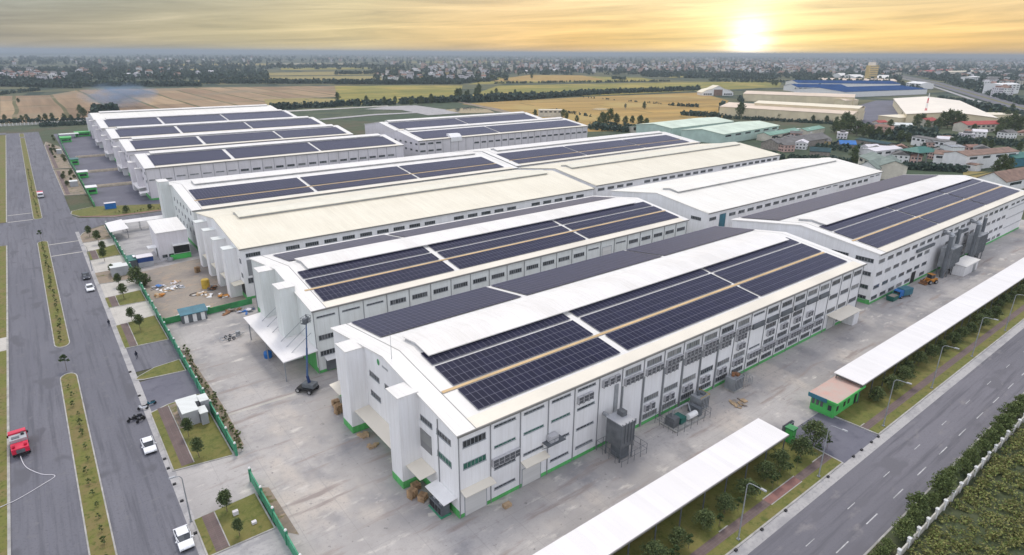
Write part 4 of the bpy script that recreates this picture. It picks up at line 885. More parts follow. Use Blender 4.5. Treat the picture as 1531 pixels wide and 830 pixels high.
a_, b_ = G(-60, 192, PLAT), G(131, 182.6, PLAT); dv = b_-a_; t = empty('pale_boundary_wall', a_, math.atan2(dv.y, dv.x), 'long low pale wall closing the far end of the left road', 'wall')
wm = MB(); wm.box(0, dv.length, -.12, .12, 0, 1.9); wm.build('wall_panel', 'oldwhite', t)
pm = MB().box(-.25, .25, -.25, .25, 0, 2.3).mesh('wall_post', 'white')
for k in range(34): put('wall_post', pm, t, (k*dv.length/33, 0, 0))
# ------------------------------------------------------------------ street lamps
def lamp_mesh(h=9.2, arm=2.4, side=1):
    pole = MB(); pole.cyl((0, 0, 0), (0, 0, h-.5), .11, .06, 8); pole.tube([(0, 0, h-.5), (0, .25*side, h-.12), (0, .7*side, h), (0, arm*side, h+.05)], .05); pole.box(-.2, .2, -.2, .2, 0, .12)
    head = MB(); head.prism([(arm*side-.1*side, h), (arm*side+.75*side, h+.05), (arm*side+.7*side, h+.2), (arm*side, h+.17)], -.14, .14, 'x')
    return pole.mesh('pole', 'steel'), head.mesh('lamp_head', 'grey')
PM, HM = lamp_mesh(9.2, 1.8, -1)
for k, x in enumerate((41.5, 62.9, 83.9, 106.0, 127.0, 148.5, 170, 191, 212)):
    lab = ['below the photo edge', 'in front of the near canopy', 'just left of the gate road', 'just right of the gate road', 'along the far canopy, first beyond the guardhouse lawn', 'along the far canopy, second beyond the guardhouse lawn',
           'along the far canopy, third beyond the guardhouse lawn', 'along the far canopy, fourth beyond the guardhouse lawn', 'along the far canopy, fifth beyond the guardhouse lawn'][k]
    t = empty('street_lamp', (x, 32.1, Z_V), label='tall grey street lamp, '+lab, cat='street lamp', group='street lamps of the right road')
    put('pole', PM, t); put('lamp_head', HM, t)
PM2, HM2 = lamp_mesh(7.6, .7, 1)
for k, y in enumerate((79.3, 207)):
    t = empty('street_lamp', (6.75, y, Z_R), math.pi/2, label=('slim grey street lamp at the corner of the lawn nearest the bottom edge', 'slim grey street lamp by the bare soil verge of the left road')[k], cat='street lamp', group='street lamps of the left road')
    put('pole', PM2, t); put('lamp_head', HM2, t)
# kerb bollards
bm_ = MB().box(-.22, .22, -.16, .16, 0, .22).mesh('drain_block', 'black')
dr = [(6.7, 76.5), (6.6, 84.4), (6.5, 89), (6.5, 93.6), (6.5, 96.5), (6.4, 115.6), (6.4, 120.2), (6.4, 131.5)]
for k, (x, y) in enumerate(dr): tag(put('kerb_drain', bm_, None, (x, y, Z_R+.004)), f'small dark drain block on the left road kerb, {ORD[k]} from the bottom of the photo', 'drain', 'dark drain blocks along the left kerb')
for k, (x, y) in enumerate([(61, 31.2), (67, 31.2), (73, 31.2), (85, 31.2), (93.2, 31.2), (96, 31.2), (99.5, 31.2), (102, 31.2)]): tag(put('kerb_drain', bm_, None, (x, y, Z_R+.008)), f'small dark drain block on the right road kerb, {ORD[k]} from the bottom of the photo', 'drain', 'dark drain blocks along the right kerb')

# ------------------------------------------------------------------ vehicles
def bevel(o, w=.04, seg=2):
    md = o.modifiers.new('bevel', 'BEVEL'); md.width = w; md.segments = seg; md.limit_method = 'ANGLE'; return o
def wheels(t, xs, ys, r=.32, w=.2):
    tm = MB().cyl((-w/2, 0, 0), (w/2, 0, 0), r, r, 14).mesh('wheel', 'tyre'); rm = MB().cyl((-w/2-.01, 0, 0), (w/2+.01, 0, 0), r*.62, r*.62, 10).mesh('rim', 'rim')
    for x in xs:
        for y in ys: put('rim', rm, put('wheel', tm, t, (x, y, r)))
def car(loc, rz, label, paint='carwhite', L=4.4, W=1.75, H=1.46):
    """saloon car, nose towards +y"""
    t = empty('parked_car', loc, rz, label, 'car', 'cars parked along the left road')
    h = L/2
    side = [(-h, .35), (-h, .80), (-h+.15, .92), (-h+.75, .96), (h-1.25, .92), (h-.2, .72), (h, .55), (h, .32), (h-.4, .22), (-h+.3, .22)]
    bevel(MB().prism(side, -W/2, W/2, 'x').build('body', paint, t), .07, 3)
    a = W/2-.06; b2 = W/2-.22
    def ring(y, z, x): return [(-x, y, z), (x, y, z)]
    # greenhouse: glass volume and a painted roof
    gb = [(-h+.45, .95), (-h+1.05, H-.06), (.35, H-.04), (h-1.15, .92)]
    vs = []
    for (y, z), x in zip(gb, (a, b2, b2, a)): vs += ring(y, z, x)
    MB().add(vs, [(0, 1, 3, 2), (2, 3, 5, 4), (4, 5, 7, 6), (0, 2, 4, 6), (1, 7, 5, 3), (0, 6, 7, 1)]).build('windows', 'glass', t)
    bevel(MB().add([(-b2-.02, -h+1.0, H-.07), (b2+.02, -h+1.0, H-.07), (b2+.02, .42, H-.05), (-b2-.02, .42, H-.05), (-b2, -h+1.1, H), (b2, -h+1.1, H), (b2, .32, H+.015), (-b2, .32, H+.015)], [(3, 2, 1, 0), (4, 5, 6, 7), (0, 1, 5, 4), (1, 2, 6, 5), (2, 3, 7, 6), (3, 0, 4, 7)]).build('roof', paint, t), .03)
    pm = MB()
    for s in (-1, 1):
        for (y0, z0, y1, z1) in ((-h+.42, .95, -h+1.03, H-.05), (.38, H-.05, h-1.12, .93), (-.3, .95, -.3, H-.05)):
            pm.cyl((s*(a+.015), y0, z0), (s*(b2+.015), y1, z1), .045, .045, 6)
    pm.build('window_pillar', paint, t)
    wheels(t, (-W/2+.1, W/2-.1), (-h+.85, h-.85))
    for s in (-1, 1):
        MB().box(s*(W/2-.28)-.17, s*(W/2-.28)+.17, h-.06, h+.012, .52, .66).build('headlight', 'lamp', t)
        MB().box(s*(W/2-.25)-.18, s*(W/2-.25)+.18, -h-.012, -h+.05, .66, .8).build('tail_light', 'red', t)
        MB().box(s*(W/2+.09)-.09, s*(W/2+.09)+.09, .75, .9, .92, 1.05).build('mirror', paint, t)
    MB().box(-W/2+.1, W/2-.1, h-.03, h+.03, .26, .42).build('bumper', 'black', t); MB().box(-W/2+.1, W/2-.1, -h-.03, -h+.03, .3, .46).build('bumper', 'black', t); MB().box(-.26, .26, -h-.02, -h+.02, .56, .68).build('number_plate', 'white', t)
    return t
car((5.25, 75.9, Z_R), R(180), 'white hatchback parked beside the lawn nearest the bottom edge', L=4.35)
car((5.1, 101.3, Z_R), R(180), 'white saloon car parked beside the lawn with electrical cabinets')
car((4.75, 189.2, Z_R), R(180), 'white car parked beside the pale driveway, just nearer than the dark car')
car((4.8, 200.6, Z_R), R(180), 'dark blue car parked by the bare soil verge', 'cardark')
# delivery truck far up the left road
t = empty('delivery_truck', (-.9, 333, Z_R), R(180), 'small truck with white cab and red load bed, far up the left road', 'truck')
bevel(MB().prism([(1.6, .5), (3.7, .5), (3.8, 1.3), (3.4, 2.3), (1.6, 2.35)], -1.05, 1.05, 'x').build('cab', 'carwhite', t), .08)
MB().box(-.9, .9, 3.56, 3.82, 1.35, 2.05).build('windscreen', 'glass', t); MB().box(-1.1, 1.1, -3.6, 1.5, .85, 1.9).build('load_bed', 'red', t); MB().box(-1.0, 1.0, -3.5, 1.4, 1.901, 1.95).build('bed_cover', 'red', t)
MB().box(-.5, .5, -3.5, 3.5, .45, .8).build('chassis', 'black', t); wheels(t, (-.95, .95), (-2.4, 2.6), .42, .28)
for s in (-1, 1): MB().box(s*.75-.16, s*.75+.16, 3.7, 3.82, .75, .98).build('headlight', 'lamp', t)
# red service truck with the hose
t = empty('red_service_truck', (-11.15, 113.2, Z_R), R(3), 'red service truck with pale deck by the left kerb, hose on the ground', 'truck')
bevel(MB().prism([(1.5, .45), (2.9, .45), (3.0, 1.2), (2.75, 2.3), (1.5, 2.4)], -1.15, 1.15, 'x').build('cab', 'red', t), .09)
MB().box(-.95, .95, 2.68, 3.0, 1.35, 2.1).build('windscreen', 'glass', t); MB().box(-.6, .6, -2.9, 2.7, .45, .75).build('chassis', 'black', t)
MB().box(-1.1, 1.1, -.5, 1.42, .78, 2.15).build('equipment_box', 'grey', t); MB().box(-.8, .2, -.1, .6, 2.16, 2.24).build('hatch', 'steel_dark', t); MB().box(.45, .85, .6, 1.3, 2.16, 2.45).build('hatch', 'black', t)
bevel(MB().box(-1.12, 1.12, -2.7, -.55, .78, 1.7).build('rear_body', 'red', t), .08); MB().box(-.55, .55, -2.73, -2.705, .85, 1.5).build('rear_panel', 'steel_dark', t)
for s in (-1, 1):
    MB().cyl((s*.75-.2, -2.0, 1.95), (s*.75+.2, -2.0, 1.95), .3, .3, 10).build('hose_reel', 'red', t); MB().box(s*.8-.15, s*.8+.15, 2.95, 3.02, .65, .85).build('headlight', 'lamp', t)
    MB().box(s*1.27-.1, s*1.27+.1, 2.3, 2.5, 1.4, 1.8).build('mirror', 'black', t); MB().box(s*.9-.12, s*.9+.12, -2.73, -2.70, .9, 1.1).build('tail_light', 'red', t)
wheels(t, (-1.0, 1.0), (-1.7, 1.9), .42, .28)
cu = bpy.data.curves.new('hose', 'CURVE'); cu.dimensions = '3D'; cu.bevel_depth = .05; sp = cu.splines.new('NURBS')
hp = [(-11.2, 110.2, .5), (-11.1, 109.0, .07), (-10.6, 106.8, .07), (-9.6, 104.8, .07), (-8.6, 103.2, .07), (-7.4, 102.4, .07), (-7.2, 101.6, .07), (-8.6, 100.8, .07), (-10.4, 99.6, .07), (-12.3, 98.6, .08), (-12.8, 98.4, .2), (-14.2, 98.0, .18), (-18, 97.4, .18)]
sp.points.add(len(hp)-1)
for p, q in zip(sp.points, hp): p.co = (*q, 1)
sp.use_endpoint_u = True; sp.order_u = 3; ho = bpy.data.objects.new('hose_curve', cu); hm = bpy.data.meshes.new_from_object(ho); bpy.data.objects.remove(ho); hm.materials.append(M['wall_lav']); ho = put('hose', hm)
tag(ho, 'pale hose snaking over the asphalt from the red service truck to the grass', 'hose')
# motorcycles
def moto(loc, rz, label, paint):
    t = empty('motorcycle', loc, rz, label, 'motorcycle', 'motorcycles parked by the kerb')
    tm = MB().cyl((-.05, 0, 0), (.05, 0, 0), .29, .29, 12).mesh('wheel', 'tyre')
    for y in (-.62, .62): put('wheel', tm, t, (0, y, .29))
    bevel(MB().prism([(-.75, .55), (-.7, .75), (-.1, .72), (.15, .5), (.4, .95), (.52, .95), (.55, .6), (.25, .32), (-.4, .32)], -.14, .14, 'x').build('body', paint, t), .04)
    bevel(MB().box(-.13, .13, -.7, .0, .74, .84).build('seat', 'black', t), .03)
    MB().tube([(-.33, .36, 1.02), (0, .45, .98), (.33, .36, 1.02)], .025).cyl((0, .62, .3), (0, .42, .98), .035).build('handlebar', 'steel_dark', t)
for k, (x, y, a, p, l) in enumerate(((4.2, 111.6, 100, 'black', 'black motorcycle farthest out on the road, by the kerb'), (5.0, 112.0, 80, 'cardark', 'dark blue motorcycle between two black ones by the kerb'), (5.3, 110.6, 120, 'black', 'black motorcycle nearest the bottom of the photo in the kerbside group'),
                                     (6.2, 114.6, 70, 'carwhite', 'white motorcycle at the corner of the asphalt driveway'), (7.6, 115.4, 95, 'teal', 'teal motorcycle standing on the asphalt driveway'))):
    moto((x, y, Z_R+.006), R(a), l, p)
# people
def person(loc, rz, label, cloth):
    me = bpy.data.meshes.new('person'); v = [(0, 0, .95), (0, 0, 1.2), (0, 0, 1.42), (0, .01, 1.52), (0, .02, 1.63), (0, .02, 1.74), (.11, 0, .88), (.12, .02, .48), (.12, -.02, .08), (.12, .12, .04), (-.11, 0, .88), (-.12, .1, .49), (-.12, -.1, .1), (-.12, .02, .04),
          (.2, 0, 1.4), (.26, 0, 1.12), (.25, .1, .88), (-.2, 0, 1.4), (-.26, 0, 1.12), (-.25, .06, .88)]
    e = [(0, 1), (1, 2), (2, 3), (3, 4), (4, 5), (0, 6), (6, 7), (7, 8), (8, 9), (0, 10), (10, 11), (11, 12), (12, 13), (2, 14), (14, 15), (15, 16), (2, 17), (17, 18), (18, 19)]
    rr = [.15, .15, .16, .06, .1, .08, .1, .07, .05, .04, .1, .07, .05, .04, .07, .05, .04, .07, .05, .04]
    bm = bmesh.new(); sk = bm.verts.layers.skin.verify(); bv = [bm.verts.new(p) for p in v]
    for p, r_ in zip(bv, rr): p[sk].radius = (r_, r_)
    bv[0][sk].use_root = True
    for a, b2 in e: bm.edges.new((bv[a], bv[b2]))
    bm.to_mesh(me); bm.free()
    me.materials.append(M[cloth]); o = put('person', me, None, loc, rz); o.modifiers.new('skin', 'SKIN'); sm = o.modifiers.new('sub', 'SUBSURF'); sm.levels = sm.render_levels = 1
    tag(o, label, 'person')
    MB().lathe([(0, .0), (.115, .02), (.13, .1), (.1, .19), (0, .23)], (0, .0, 1.6), 10).build('hair', 'black', o)
person((5.9, 159.2, Z_R), R(20), 'person in dark clothes standing at the kerb beside the pale driveway', 'cloth_dark')
person((8.4, 137.2, Z_R), R(200), 'person in dark clothes walking across the asphalt driveway', 'cloth_dark')

M['boomblue'] = mat('boom_paint', (.05, .10, .22), .5, .15)
# ------------------------------------------------------------------ boom lift
t = empty('boom_lift', (31.8, 103.4, 0), R(35), 'dark wheeled boom lift with a tall blue mast raised beside the second hall', 'boom lift')
bevel(MB().box(-1.1, 1.1, -1.6, 1.6, .45, 1.0).build('chassis', 'black', t), .08); bevel(MB().box(-.8, .8, -1.9, .6, 1.0, 1.9).build('turret', 'steel_dark', t), .1)
wheels(t, (-1.15, 1.15), (-1.25, 1.25), .48, .36)
MB().cyl((0, -.6, 1.9), (0, -.3, 3.2), .3, .26).build('boom_base', 'navy', t)
bo = MB().cyl((0, -.3, 3.0), (1.9, .5, 8.0), .19, .17).cyl((1.9, .5, 8.0), (3.5, 1.2, 12.2), .13, .11).build('boom', 'boomblue', t)
bk = MB(); bk.box(-.75, 1.15, .6, 1.6, 12.3, 12.4)
for x in (-.72, .2, 1.12):
    for y in (.63, 1.57): bk.cyl((x, y, 12.4), (x, y, 13.5), .035)
for z in (12.95, 13.5): bk.tube([(-.72, .63, z), (1.12, .63, z), (1.12, 1.57, z), (-.72, 1.57, z), (-.72, .63, z)], .035)
bk.box(-.6, .4, .7, 1.3, 12.41, 13.3); bk.build('basket', 'steel_dark', t, (3.4, .2, 0))

M['steel_mid'] = mat('weathered_steel', (.15, .16, .17), .55, .2, .6)
# ------------------------------------------------------------------ machines and stores round the halls
def cage(mb, x0, x1, y0, y1, h, m=0, n=4):
    P = [(x0, y0), (x1, y0), (x1, y1), (x0, y1)]
    for (a, b2) in zip(P, P[1:]+P[:1]):
        for i in range(n):
            x = a[0]+(b2[0]-a[0])*i/n; y = a[1]+(b2[1]-a[1])*i/n; mb.cyl((x, y, 0), (x, y, h), .04, .04, 5, m)
        for z in (h*.5, h): mb.tube([(*a, z), (*b2, z)], .03, 5, m)
t = empty('dust_collector', (64.3, 54.0, 0), label='tall grey dust collector tower in a wire cage by the nearest hall', cat='dust collector')
MB().box(-1.9, 1.0, -1.3, 1.9, 2.4, 6.7).build('filter_house', 'steel_mid', t); MB().box(-2.0, 1.1, -1.4, 2.0, 6.7, 6.85).build('top_deck', 'grey', t); MB().box(-.2, .8, .2, 1.4, 6.851, 7.7).build('fan_box', 'steel_mid', t); MB().box(-1.3, .6, -.9, 1.2, .1, 1.9).build('lower_housing', 'steel_dark', t)
rb = MB(); 
for x in (-1.85, -1.1, -.4, .3, .95): rb.box(x-.05, x+.05, -1.42, -1.31, 3.2, 7.0)
rb.build('rib', 'steel_dark', t); hp = MB(); hp.add([(-1.7, -1.1, 3.2), (.8, -1.1, 3.2), (.8, 1.7, 3.2), (-1.7, 1.7, 3.2), (-.7, -.1, 1.4), (-.2, -.1, 1.4), (-.2, .5, 1.4), (-.7, .5, 1.4)], [(0, 1, 2, 3), (4, 5, 6, 7), (0, 1, 5, 4), (1, 2, 6, 5), (2, 3, 7, 6), (3, 0, 4, 7)]); hp.build('hopper', 'steel_dark', t)
lg = MB()
for x in (-1.8, .9):
    for y in (-1.2, 1.8): lg.box(x-.08, x+.08, y-.08, y+.08, 0, 3.2)
lg.build('support_leg', 'steel_dark', t); cg = MB(); cage(cg, -2.4, 3.4, -2.2, 3.2, 1.9); cg.build('wire_cage', 'steel_dark', t)
MB().cyl((-.9, 1.9, 6.2), (-.9, 3.55, 6.2), .3).cyl((1.3, .9, .2), (1.3, .9, 3.0), .35, .35, 10).build('duct', 'steel', t)
t = empty('compressor_set', (79.5, 54.2, 0), label='grey compressor machinery with a white tank inside a wire fence by the wall', cat='machine')
MB().box(-3.5, 4.5, -1.8, 1.6, .02, .2).build('base_slab', 'kerb', t); MB().cyl((.6, -.9, 1.1), (2.8, -.9, 1.1), .55, .55, 14).build('tank', 'white', t); MB().box(-3.1, -1.6, -.8, 1, .2, 1.9).build('motor_housing', 'steel_mid', t)
MB().box(-1.2, .2, -.9, .9, .2, 1.4).build('motor_housing', 'dkgreen', t); MB().box(3.4, 4.3, -1.2, 1.2, .2, 1.7).build('control_cabinet', 'steel_dark', t)
MB().tube([(-2.3, .2, 1.9), (-2.3, .2, 3.0), (1.7, .2, 3.0), (1.7, -.6, 1.6)], .12, 8).build('pipework', 'steel', t); cg = MB(); cage(cg, -4, 5, -2.4, 2.4, 2.0, 0, 5); cg.build('wire_cage', 'steel_dark', t)
for x, y, lab, w in ((85.6, 55.0, 'grey machine cabinet with a yellow rail on top, right of the compressor machinery', 2.6), (96.6, 55.2, 'grey ribbed machine cabinet standing alone by the long wall', 2.8)):
    t = empty('machine_cabinet', (x, y, 0), label=lab, cat='machine')
    bevel(MB().box(-w/2, w/2, -1.1, 1.1, .25, 2.7).build('cabinet_body', 'steel', t), .05); rb = MB()
    for k in range(6): rb.box(-w/2+.15+k*(w-.3)/5-.04, -w/2+.15+k*(w-.3)/5+.04, -1.17, -1.101, .4, 2.5)
    rb.build('rib', 'steel_dark', t); MB().box(-w/2-.1, w/2+.1, -1.2, 1.2, 0, .25).build('base', 'kerb', t)
    tp = MB().cyl((-.3, .2, 2.7), (-.3, .2, 3.5), .3, .3, 10).box(.2, 1, -.5, .5, 2.7, 3.1); tp.build('top_fan', 'rust' if x > 90 else 'steel_dark', t)
    cg = MB(); cg.tube([(-w/2, -1.1, 2.95), (w/2, -1.1, 2.95), (w/2, 1.1, 2.95)], .05)
    for q in ((-w/2, -1.1), (w/2, -1.1), (w/2, 1.1)): cg.cyl((*q, 2.7), (*q, 2.95), .04)
    cg.build('top_rail', 'yellow' if x < 90 else 'steel_dark', t)
    if x > 90: cg = MB(); cage(cg, 1.6, 4.4, -1.2, 1.4, 1.6); cg.build('wire_cage', 'steel', t)
for x, lab in ((204.5, 'nearer of two silver filter silos at the wall of the four storey hall'), (226, 'farther of two silver filter silos at the wall of the four storey hall')):
    t = empty('filter_silo', (x, 55.8, 0), label=lab, cat='silo', group='silver filter silos')
    MB().box(-4, 3.2, -1.5, 1.5, 2.6, 8.4).build('filter_house', 'steel', t); rb = MB()
    for k in range(9): rb.box(-3.9+k*.86-.07, -3.9+k*.86+.07, -1.62, -1.501, 2.6, 8.4)
    rb.build('rib', 'steel_dark', t); lg = MB()
    for a in (-3.8, -.4, 3.0):
        for b2 in (-1.3, 1.3): lg.box(a-.1, a+.1, b2-.1, b2+.1, 0, 2.6)
    lg.build('support_leg', 'steel_dark', t); MB().cyl((-5.2, -.6, 0), (-5.2, -.6, 12.2), .55, .55, 12).build('stack_pipe', 'steel_dark', t); MB().cyl((4.2, .4, 0), (4.2, .4, 12.6), .5, .5, 12).build('stack_pipe', 'steel_dark', t)
    MB().tube([(-1.4, 0, 8.4), (-1.4, 0, 11.4), (-1.4, 1.0, 12.2), (-1.4, 2.7, 12.2)], .6, 12).build('duct', 'steel', t)
    MB().cyl((-2.6, -.4, 2.6), (-2.6, -.4, .9), .9, .25, 10).cyl((1.6, -.4, 2.6), (1.6, -.4, .9), .9, .25, 10).build('hopper', 'steel', t)
t = empty('white_shed', (205, 51.6, 0), label='small white flat roofed shed in front of the silver silos', cat='shed')
MB().box(0, 11, 0, 3.4, 0, 3.0).build('wall', 'wall', t); MB().prism([(-.3, 3.0), (3.7, 3.3), (3.7, 3.42), (-.3, 3.12)], -.3, 11.3, 'x').build('roof', 'white_roof', t); MB().box(7, 9, -.05, -.01, 0, 2.4).build('door', 'steel', t)
t = empty('blue_forklift', (174.2, 55.8, 0), R(80), 'blue truck with a dark cab at the foot of the four storey hall', 'truck')
bevel(MB().box(-1.1, 1.1, -2.6, 1.2, .6, 2.4).build('load_body', 'teal', t), .06); bevel(MB().prism([(1.3, .5), (2.8, .5), (2.8, 1.3), (2.4, 2.2), (1.3, 2.25)], -1, 1, 'x').build('cab', 'blue', t), .06); MB().box(-.8, .8, 2.62, 2.82, 1.3, 1.9).build('windscreen', 'glass', t); wheels(t, (-.95, .95), (-1.8, 1.9), .42, .26)
t = empty('waste_skip', (169.6, 56.4, 0), label='dark green open skip against the green plinth of the four storey hall', cat='skip')
MB().add([(-1.4, -.8, 0), (1.4, -.8, 0), (1.4, .8, 0), (-1.4, .8, 0), (-1.8, -1, 1.4), (1.8, -1, 1.4), (1.8, 1, 1.4), (-1.8, 1, 1.4)], [(3, 2, 1, 0), (0, 1, 5, 4), (1, 2, 6, 5), (2, 3, 7, 6), (3, 0, 4, 7)]).build('tub', 'dkgreen', t); MB().box(-1.5, 1.5, -.8, .8, .9, 1.2).build('waste', 'soilwall', t)
t = empty('orange_loader', (191.2, 55.4, 0), R(70), 'orange wheel loader parked by the silver silos', 'loader')
bevel(MB().box(-.9, .9, -1.8, .8, .6, 1.6).build('body', 'orange', t), .1); MB().box(-.7, .7, -.6, .6, 1.6, 2.7).build('cab', 'glass', t); MB().box(-.8, .8, -.7, .7, 2.7, 2.82).build('cab_roof', 'orange', t)
MB().tube([(-.6, .8, 1.2), (-.6, 2.2, .6)], .12).tube([(.6, .8, 1.2), (.6, 2.2, .6)], .12).build('lift_arm', 'orange', t); MB().prism([(2.1, .1), (2.9, .05), (2.9, .15), (2.3, .3), (2.2, 1.0), (2.1, 1.0)], -1.1, 1.1, 'x').build('bucket', 'rust', t); wheels(t, (-.9, .9), (-1.2, .9), .6, .4)
def pallet_mesh():
    mb = MB()
    for k in range(5): mb.box(-.6, .6, -.5+k*.23, -.38+k*.23, .11, .14)
    for x in (-.55, 0, .55): mb.box(x-.05, x+.05, -.5, .54, 0, .108)
    return mb.mesh('pallet', 'wood')
PAL = pallet_mesh()
def pallet_stack(x, y, n, label, rz=0.):
    t = empty('pallet_stack', (x, y, 0), rz, label, 'pallets')
    for k in range(n): put('pallet', PAL, t, (rnd.uniform(-.05, .05), rnd.uniform(-.05, .05), .145*k), R(rnd.uniform(-5, 5)))
pallet_stack(33.0, 65.4, 9, 'higher wooden pallet stack under the small canopy, beside the front stair tower', .3); pallet_stack(34.3, 66.7, 6, 'lower wooden pallet stack under the small canopy, next to the higher one'); pallet_stack(33.9, 63.9, 7, 'wooden pallet stack at the right end of the small canopy', .5)
pallet_stack(33.4, 92.6, 12, 'tall wooden pallet stack at the left end of the nearest hall', .2); pallet_stack(34, 95.2, 8, 'wooden pallet stack behind the tall one at the left end of the nearest hall')
pallet_stack(30.7, 187.3, 11, 'brown pallet stack in the dirt yard between the square towers', .4)
for x, y, lab in ((34.0, 79.8, 'flattened cardboard heap under the long cream canopy'), (34.3, 83.4, 'brown cardboard heap by the rear stair tower, under the long cream canopy')):
    mb = MB()
    for k in range(7):
        a = rnd.uniform(0, 3); c, s_ = math.cos(a), math.sin(a); px, py = rnd.uniform(-.9, .9), rnd.uniform(-.9, .9); w, d, h = rnd.uniform(.2, .5), rnd.uniform(.2, .4), rnd.uniform(.1, .4)
        mb.add([(px+c*u*w-s_*v*d, py+s_*u*w+c*v*d, z) for z in (0, h) for u, v in ((-1, -1), (1, -1), (1, 1), (-1, 1))], [(3, 2, 1, 0), (4, 5, 6, 7), (0, 1, 5, 4), (1, 2, 6, 5), (2, 3, 7, 6), (3, 0, 4, 7)])
    tag(mb.build('cardboard_heap', 'cardboard', None, (x, y, 0)), lab, 'cardboard')
t = empty('generator_set', (34.7, 60.6, 0), label='dark generator and gas bottle rack under the white canopy at the nearest corner', cat='generator')
MB().box(-.7, .7, -1.4, 1.6, .2, 1.7).build('engine_housing', 'steel_dark', t); MB().box(-.85, .85, -1.6, 1.8, 0, .2).build('skid', 'fence_green', t)
for y in (-1.0, -.2, .6, 1.3): MB().box(-.78, -.701, y-.25, y+.25, .5, 1.4).build('grille', 'black', t)
for y in (-.7, .9): MB().box(-.4, .4, y-.3, y+.3, 1.7, 1.9).build('silencer', 'grey', t)
# heaps in the dirt yard
def heap(x, y, r, h, m, name, label, cat):
    mb = MB(); n = 14
    for k in range(n):
        a = rnd.uniform(0, 6.28); q = r*math.sqrt(rnd.random()); w = rnd.uniform(.2, .75); d = rnd.uniform(.15, .6); hh = rnd.uniform(.05, .25); z = max(0, h*(1-q/r)*rnd.random()); b2 = rnd.uniform(0, 3); c, s_ = math.cos(b2), math.sin(b2); ti = rnd.uniform(-.15, .15)
        mb.add([(q*math.cos(a)+c*u*w-s_*v*d, q*math.sin(a)+s_*u*w+c*v*d, max(0.01, z+zz+u*ti)) for zz in (0, hh) for u, v in ((-1, -1), (1, -1), (1, 1), (-1, 1))], [(3, 2, 1, 0), (4, 5, 6, 7), (0, 1, 5, 4), (1, 2, 6, 5), (2, 3, 7, 6), (3, 0, 4, 7)], k % (len(m) if isinstance(m, list) else 1))
    tag(mb.build(name, m, None, (x, y, 0)), label, cat)
heap(19.4, 179.8, 1.8, .8, ['wall_lav', 'grey', 'blue'], 'scrap_heap', 'grey and pale blue scrap heap in the dirt yard, closest to the boundary wall', 'scrap')
heap(21.2, 176.6, 1.5, .5, ['cardboard', 'white'], 'scrap_heap', 'cream coloured scrap heap at the middle of the dirt yard', 'scrap')
heap(23.4, 177.4, 1.7, .5, ['wall_lav', 'steel'], 'scrap_heap', 'flat heap of grey sheets in the dirt yard', 'scrap')
heap(18.6, 173.6, 1.3, .6, ['orange', 'cardboard'], 'scrap_heap', 'orange brown scrap heap by the boundary wall in the dirt yard', 'scrap')
heap(27.2, 168.2, 1.2, .4, ['white', 'cardboard'], 'scrap_heap', 'pale board heap beside the rope ring in the dirt yard', 'scrap')
heap(28.8, 165.8, 1.0, .3, ['white', 'cardboard'], 'scrap_heap', 'small pale board heap before the green tarpaulin bay', 'scrap')
heap(31.2, 163.2, 1.6, .8, ['cardboard', 'orange', 'white'], 'scrap_heap', 'cream and orange heap at the foot of the nearest square tower', 'scrap')
heap(26.4, 156.6, 1.5, .4, ['cardboard', 'white'], 'scrap_heap', 'cream timber heap behind the low green yard wall', 'scrap')
heap(29.4, 155.6, 1.2, .4, ['cardboard', 'orange'], 'scrap_heap', 'orange timber heap at the right end of the low green yard wall', 'scrap')
heap(19.8, 155.3, 1.0, .5, ['white', 'wall_lav'], 'scrap_heap', 'white bag heap behind the teal shed', 'scrap')
heap(24.0, 181.8, 1.0, .4, ['wood', 'wall_lav'], 'scrap_heap', 'small brown timber heap far back in the dirt yard', 'scrap')
heap(30.5, 151.0, 2.2, .5, ['rust', 'soilwall'], 'scrap_heap', 'rusty red earth heap in front of the low green yard wall', 'scrap')
heap(33.6, 149.4, 2.0, .9, ['wall_lav', 'blue', 'steel_dark'], 'scrap_heap', 'blue and grey scrap heap beside the wide white canopy', 'scrap')
t = tag(MB().lathe([(0, 0), (1.0, 0), (1.05, 1.2), (1, 2.3), (.8, 2.5), (0, 2.55)], n=14).build('storage_drum', 'yellow', None, (29.6, 172.4, 0)), 'round yellow storage drum in the dirt yard', 'drum')
heap(31.0, 170.4, 1.2, 1.6, ['rust', 'steel_dark'], 'scrap_heap', 'dark rusty scrap heap right of the yellow drum', 'scrap')
tr = MB(); tr.tube([(1.5*math.cos(a)*1.2, 1.1*math.sin(a), .08) for a in [2*math.pi*i/24 for i in range(25)]], .08); tag(tr.build('cable_ring', 'black', None, (26.6, 168.8, .01)), 'dark ring of cable lying in the dirt yard', 'cable')
t = empty('blue_tank', (30.2, 121.6, 0), label='blue plastic tank under the edge of the wide white canopy', cat='tank'); MB().lathe([(0, 0), (.8, 0), (.85, .9), (.75, 1.3), (.3, 1.45), (0, 1.5)], n=14).build('tank_body', 'blue', t); MB().cyl((0, 0, 1.5), (0, 0, 1.65), .25, .25, 10).build('lid', 'navy', t)
t = empty('steel_trailer', (26.2, 135.6, 0), R(100), 'low dark steel trailer frame in the yard near the teal shed', 'trailer'); mb = MB(); mb.box(-.9, -.8, -2, 2, .4, .55); mb.box(.8, .9, -2, 2, .4, .55)
for y in (-1.9, -.6, .7, 1.9): mb.box(-.8, .8, y-.06, y+.06, .42, .53)
mb.tube([(-.8, -2, .5), (0, -3.3, .5), (.8, -2, .5)], .06); mb.build('frame', 'steel', t); wheels(t, (-.95, .95), (-.5, .5), .34, .2)
mb = MB(); mb.lathe([(0, 0), (.5, 0), (.5, 1.0), (0, 1.02)], n=10); tag(mb.build('round_bin', 'steel', None, (28.2, 136.4, 0)), 'pale round bin standing beside the steel trailer', 'bin')
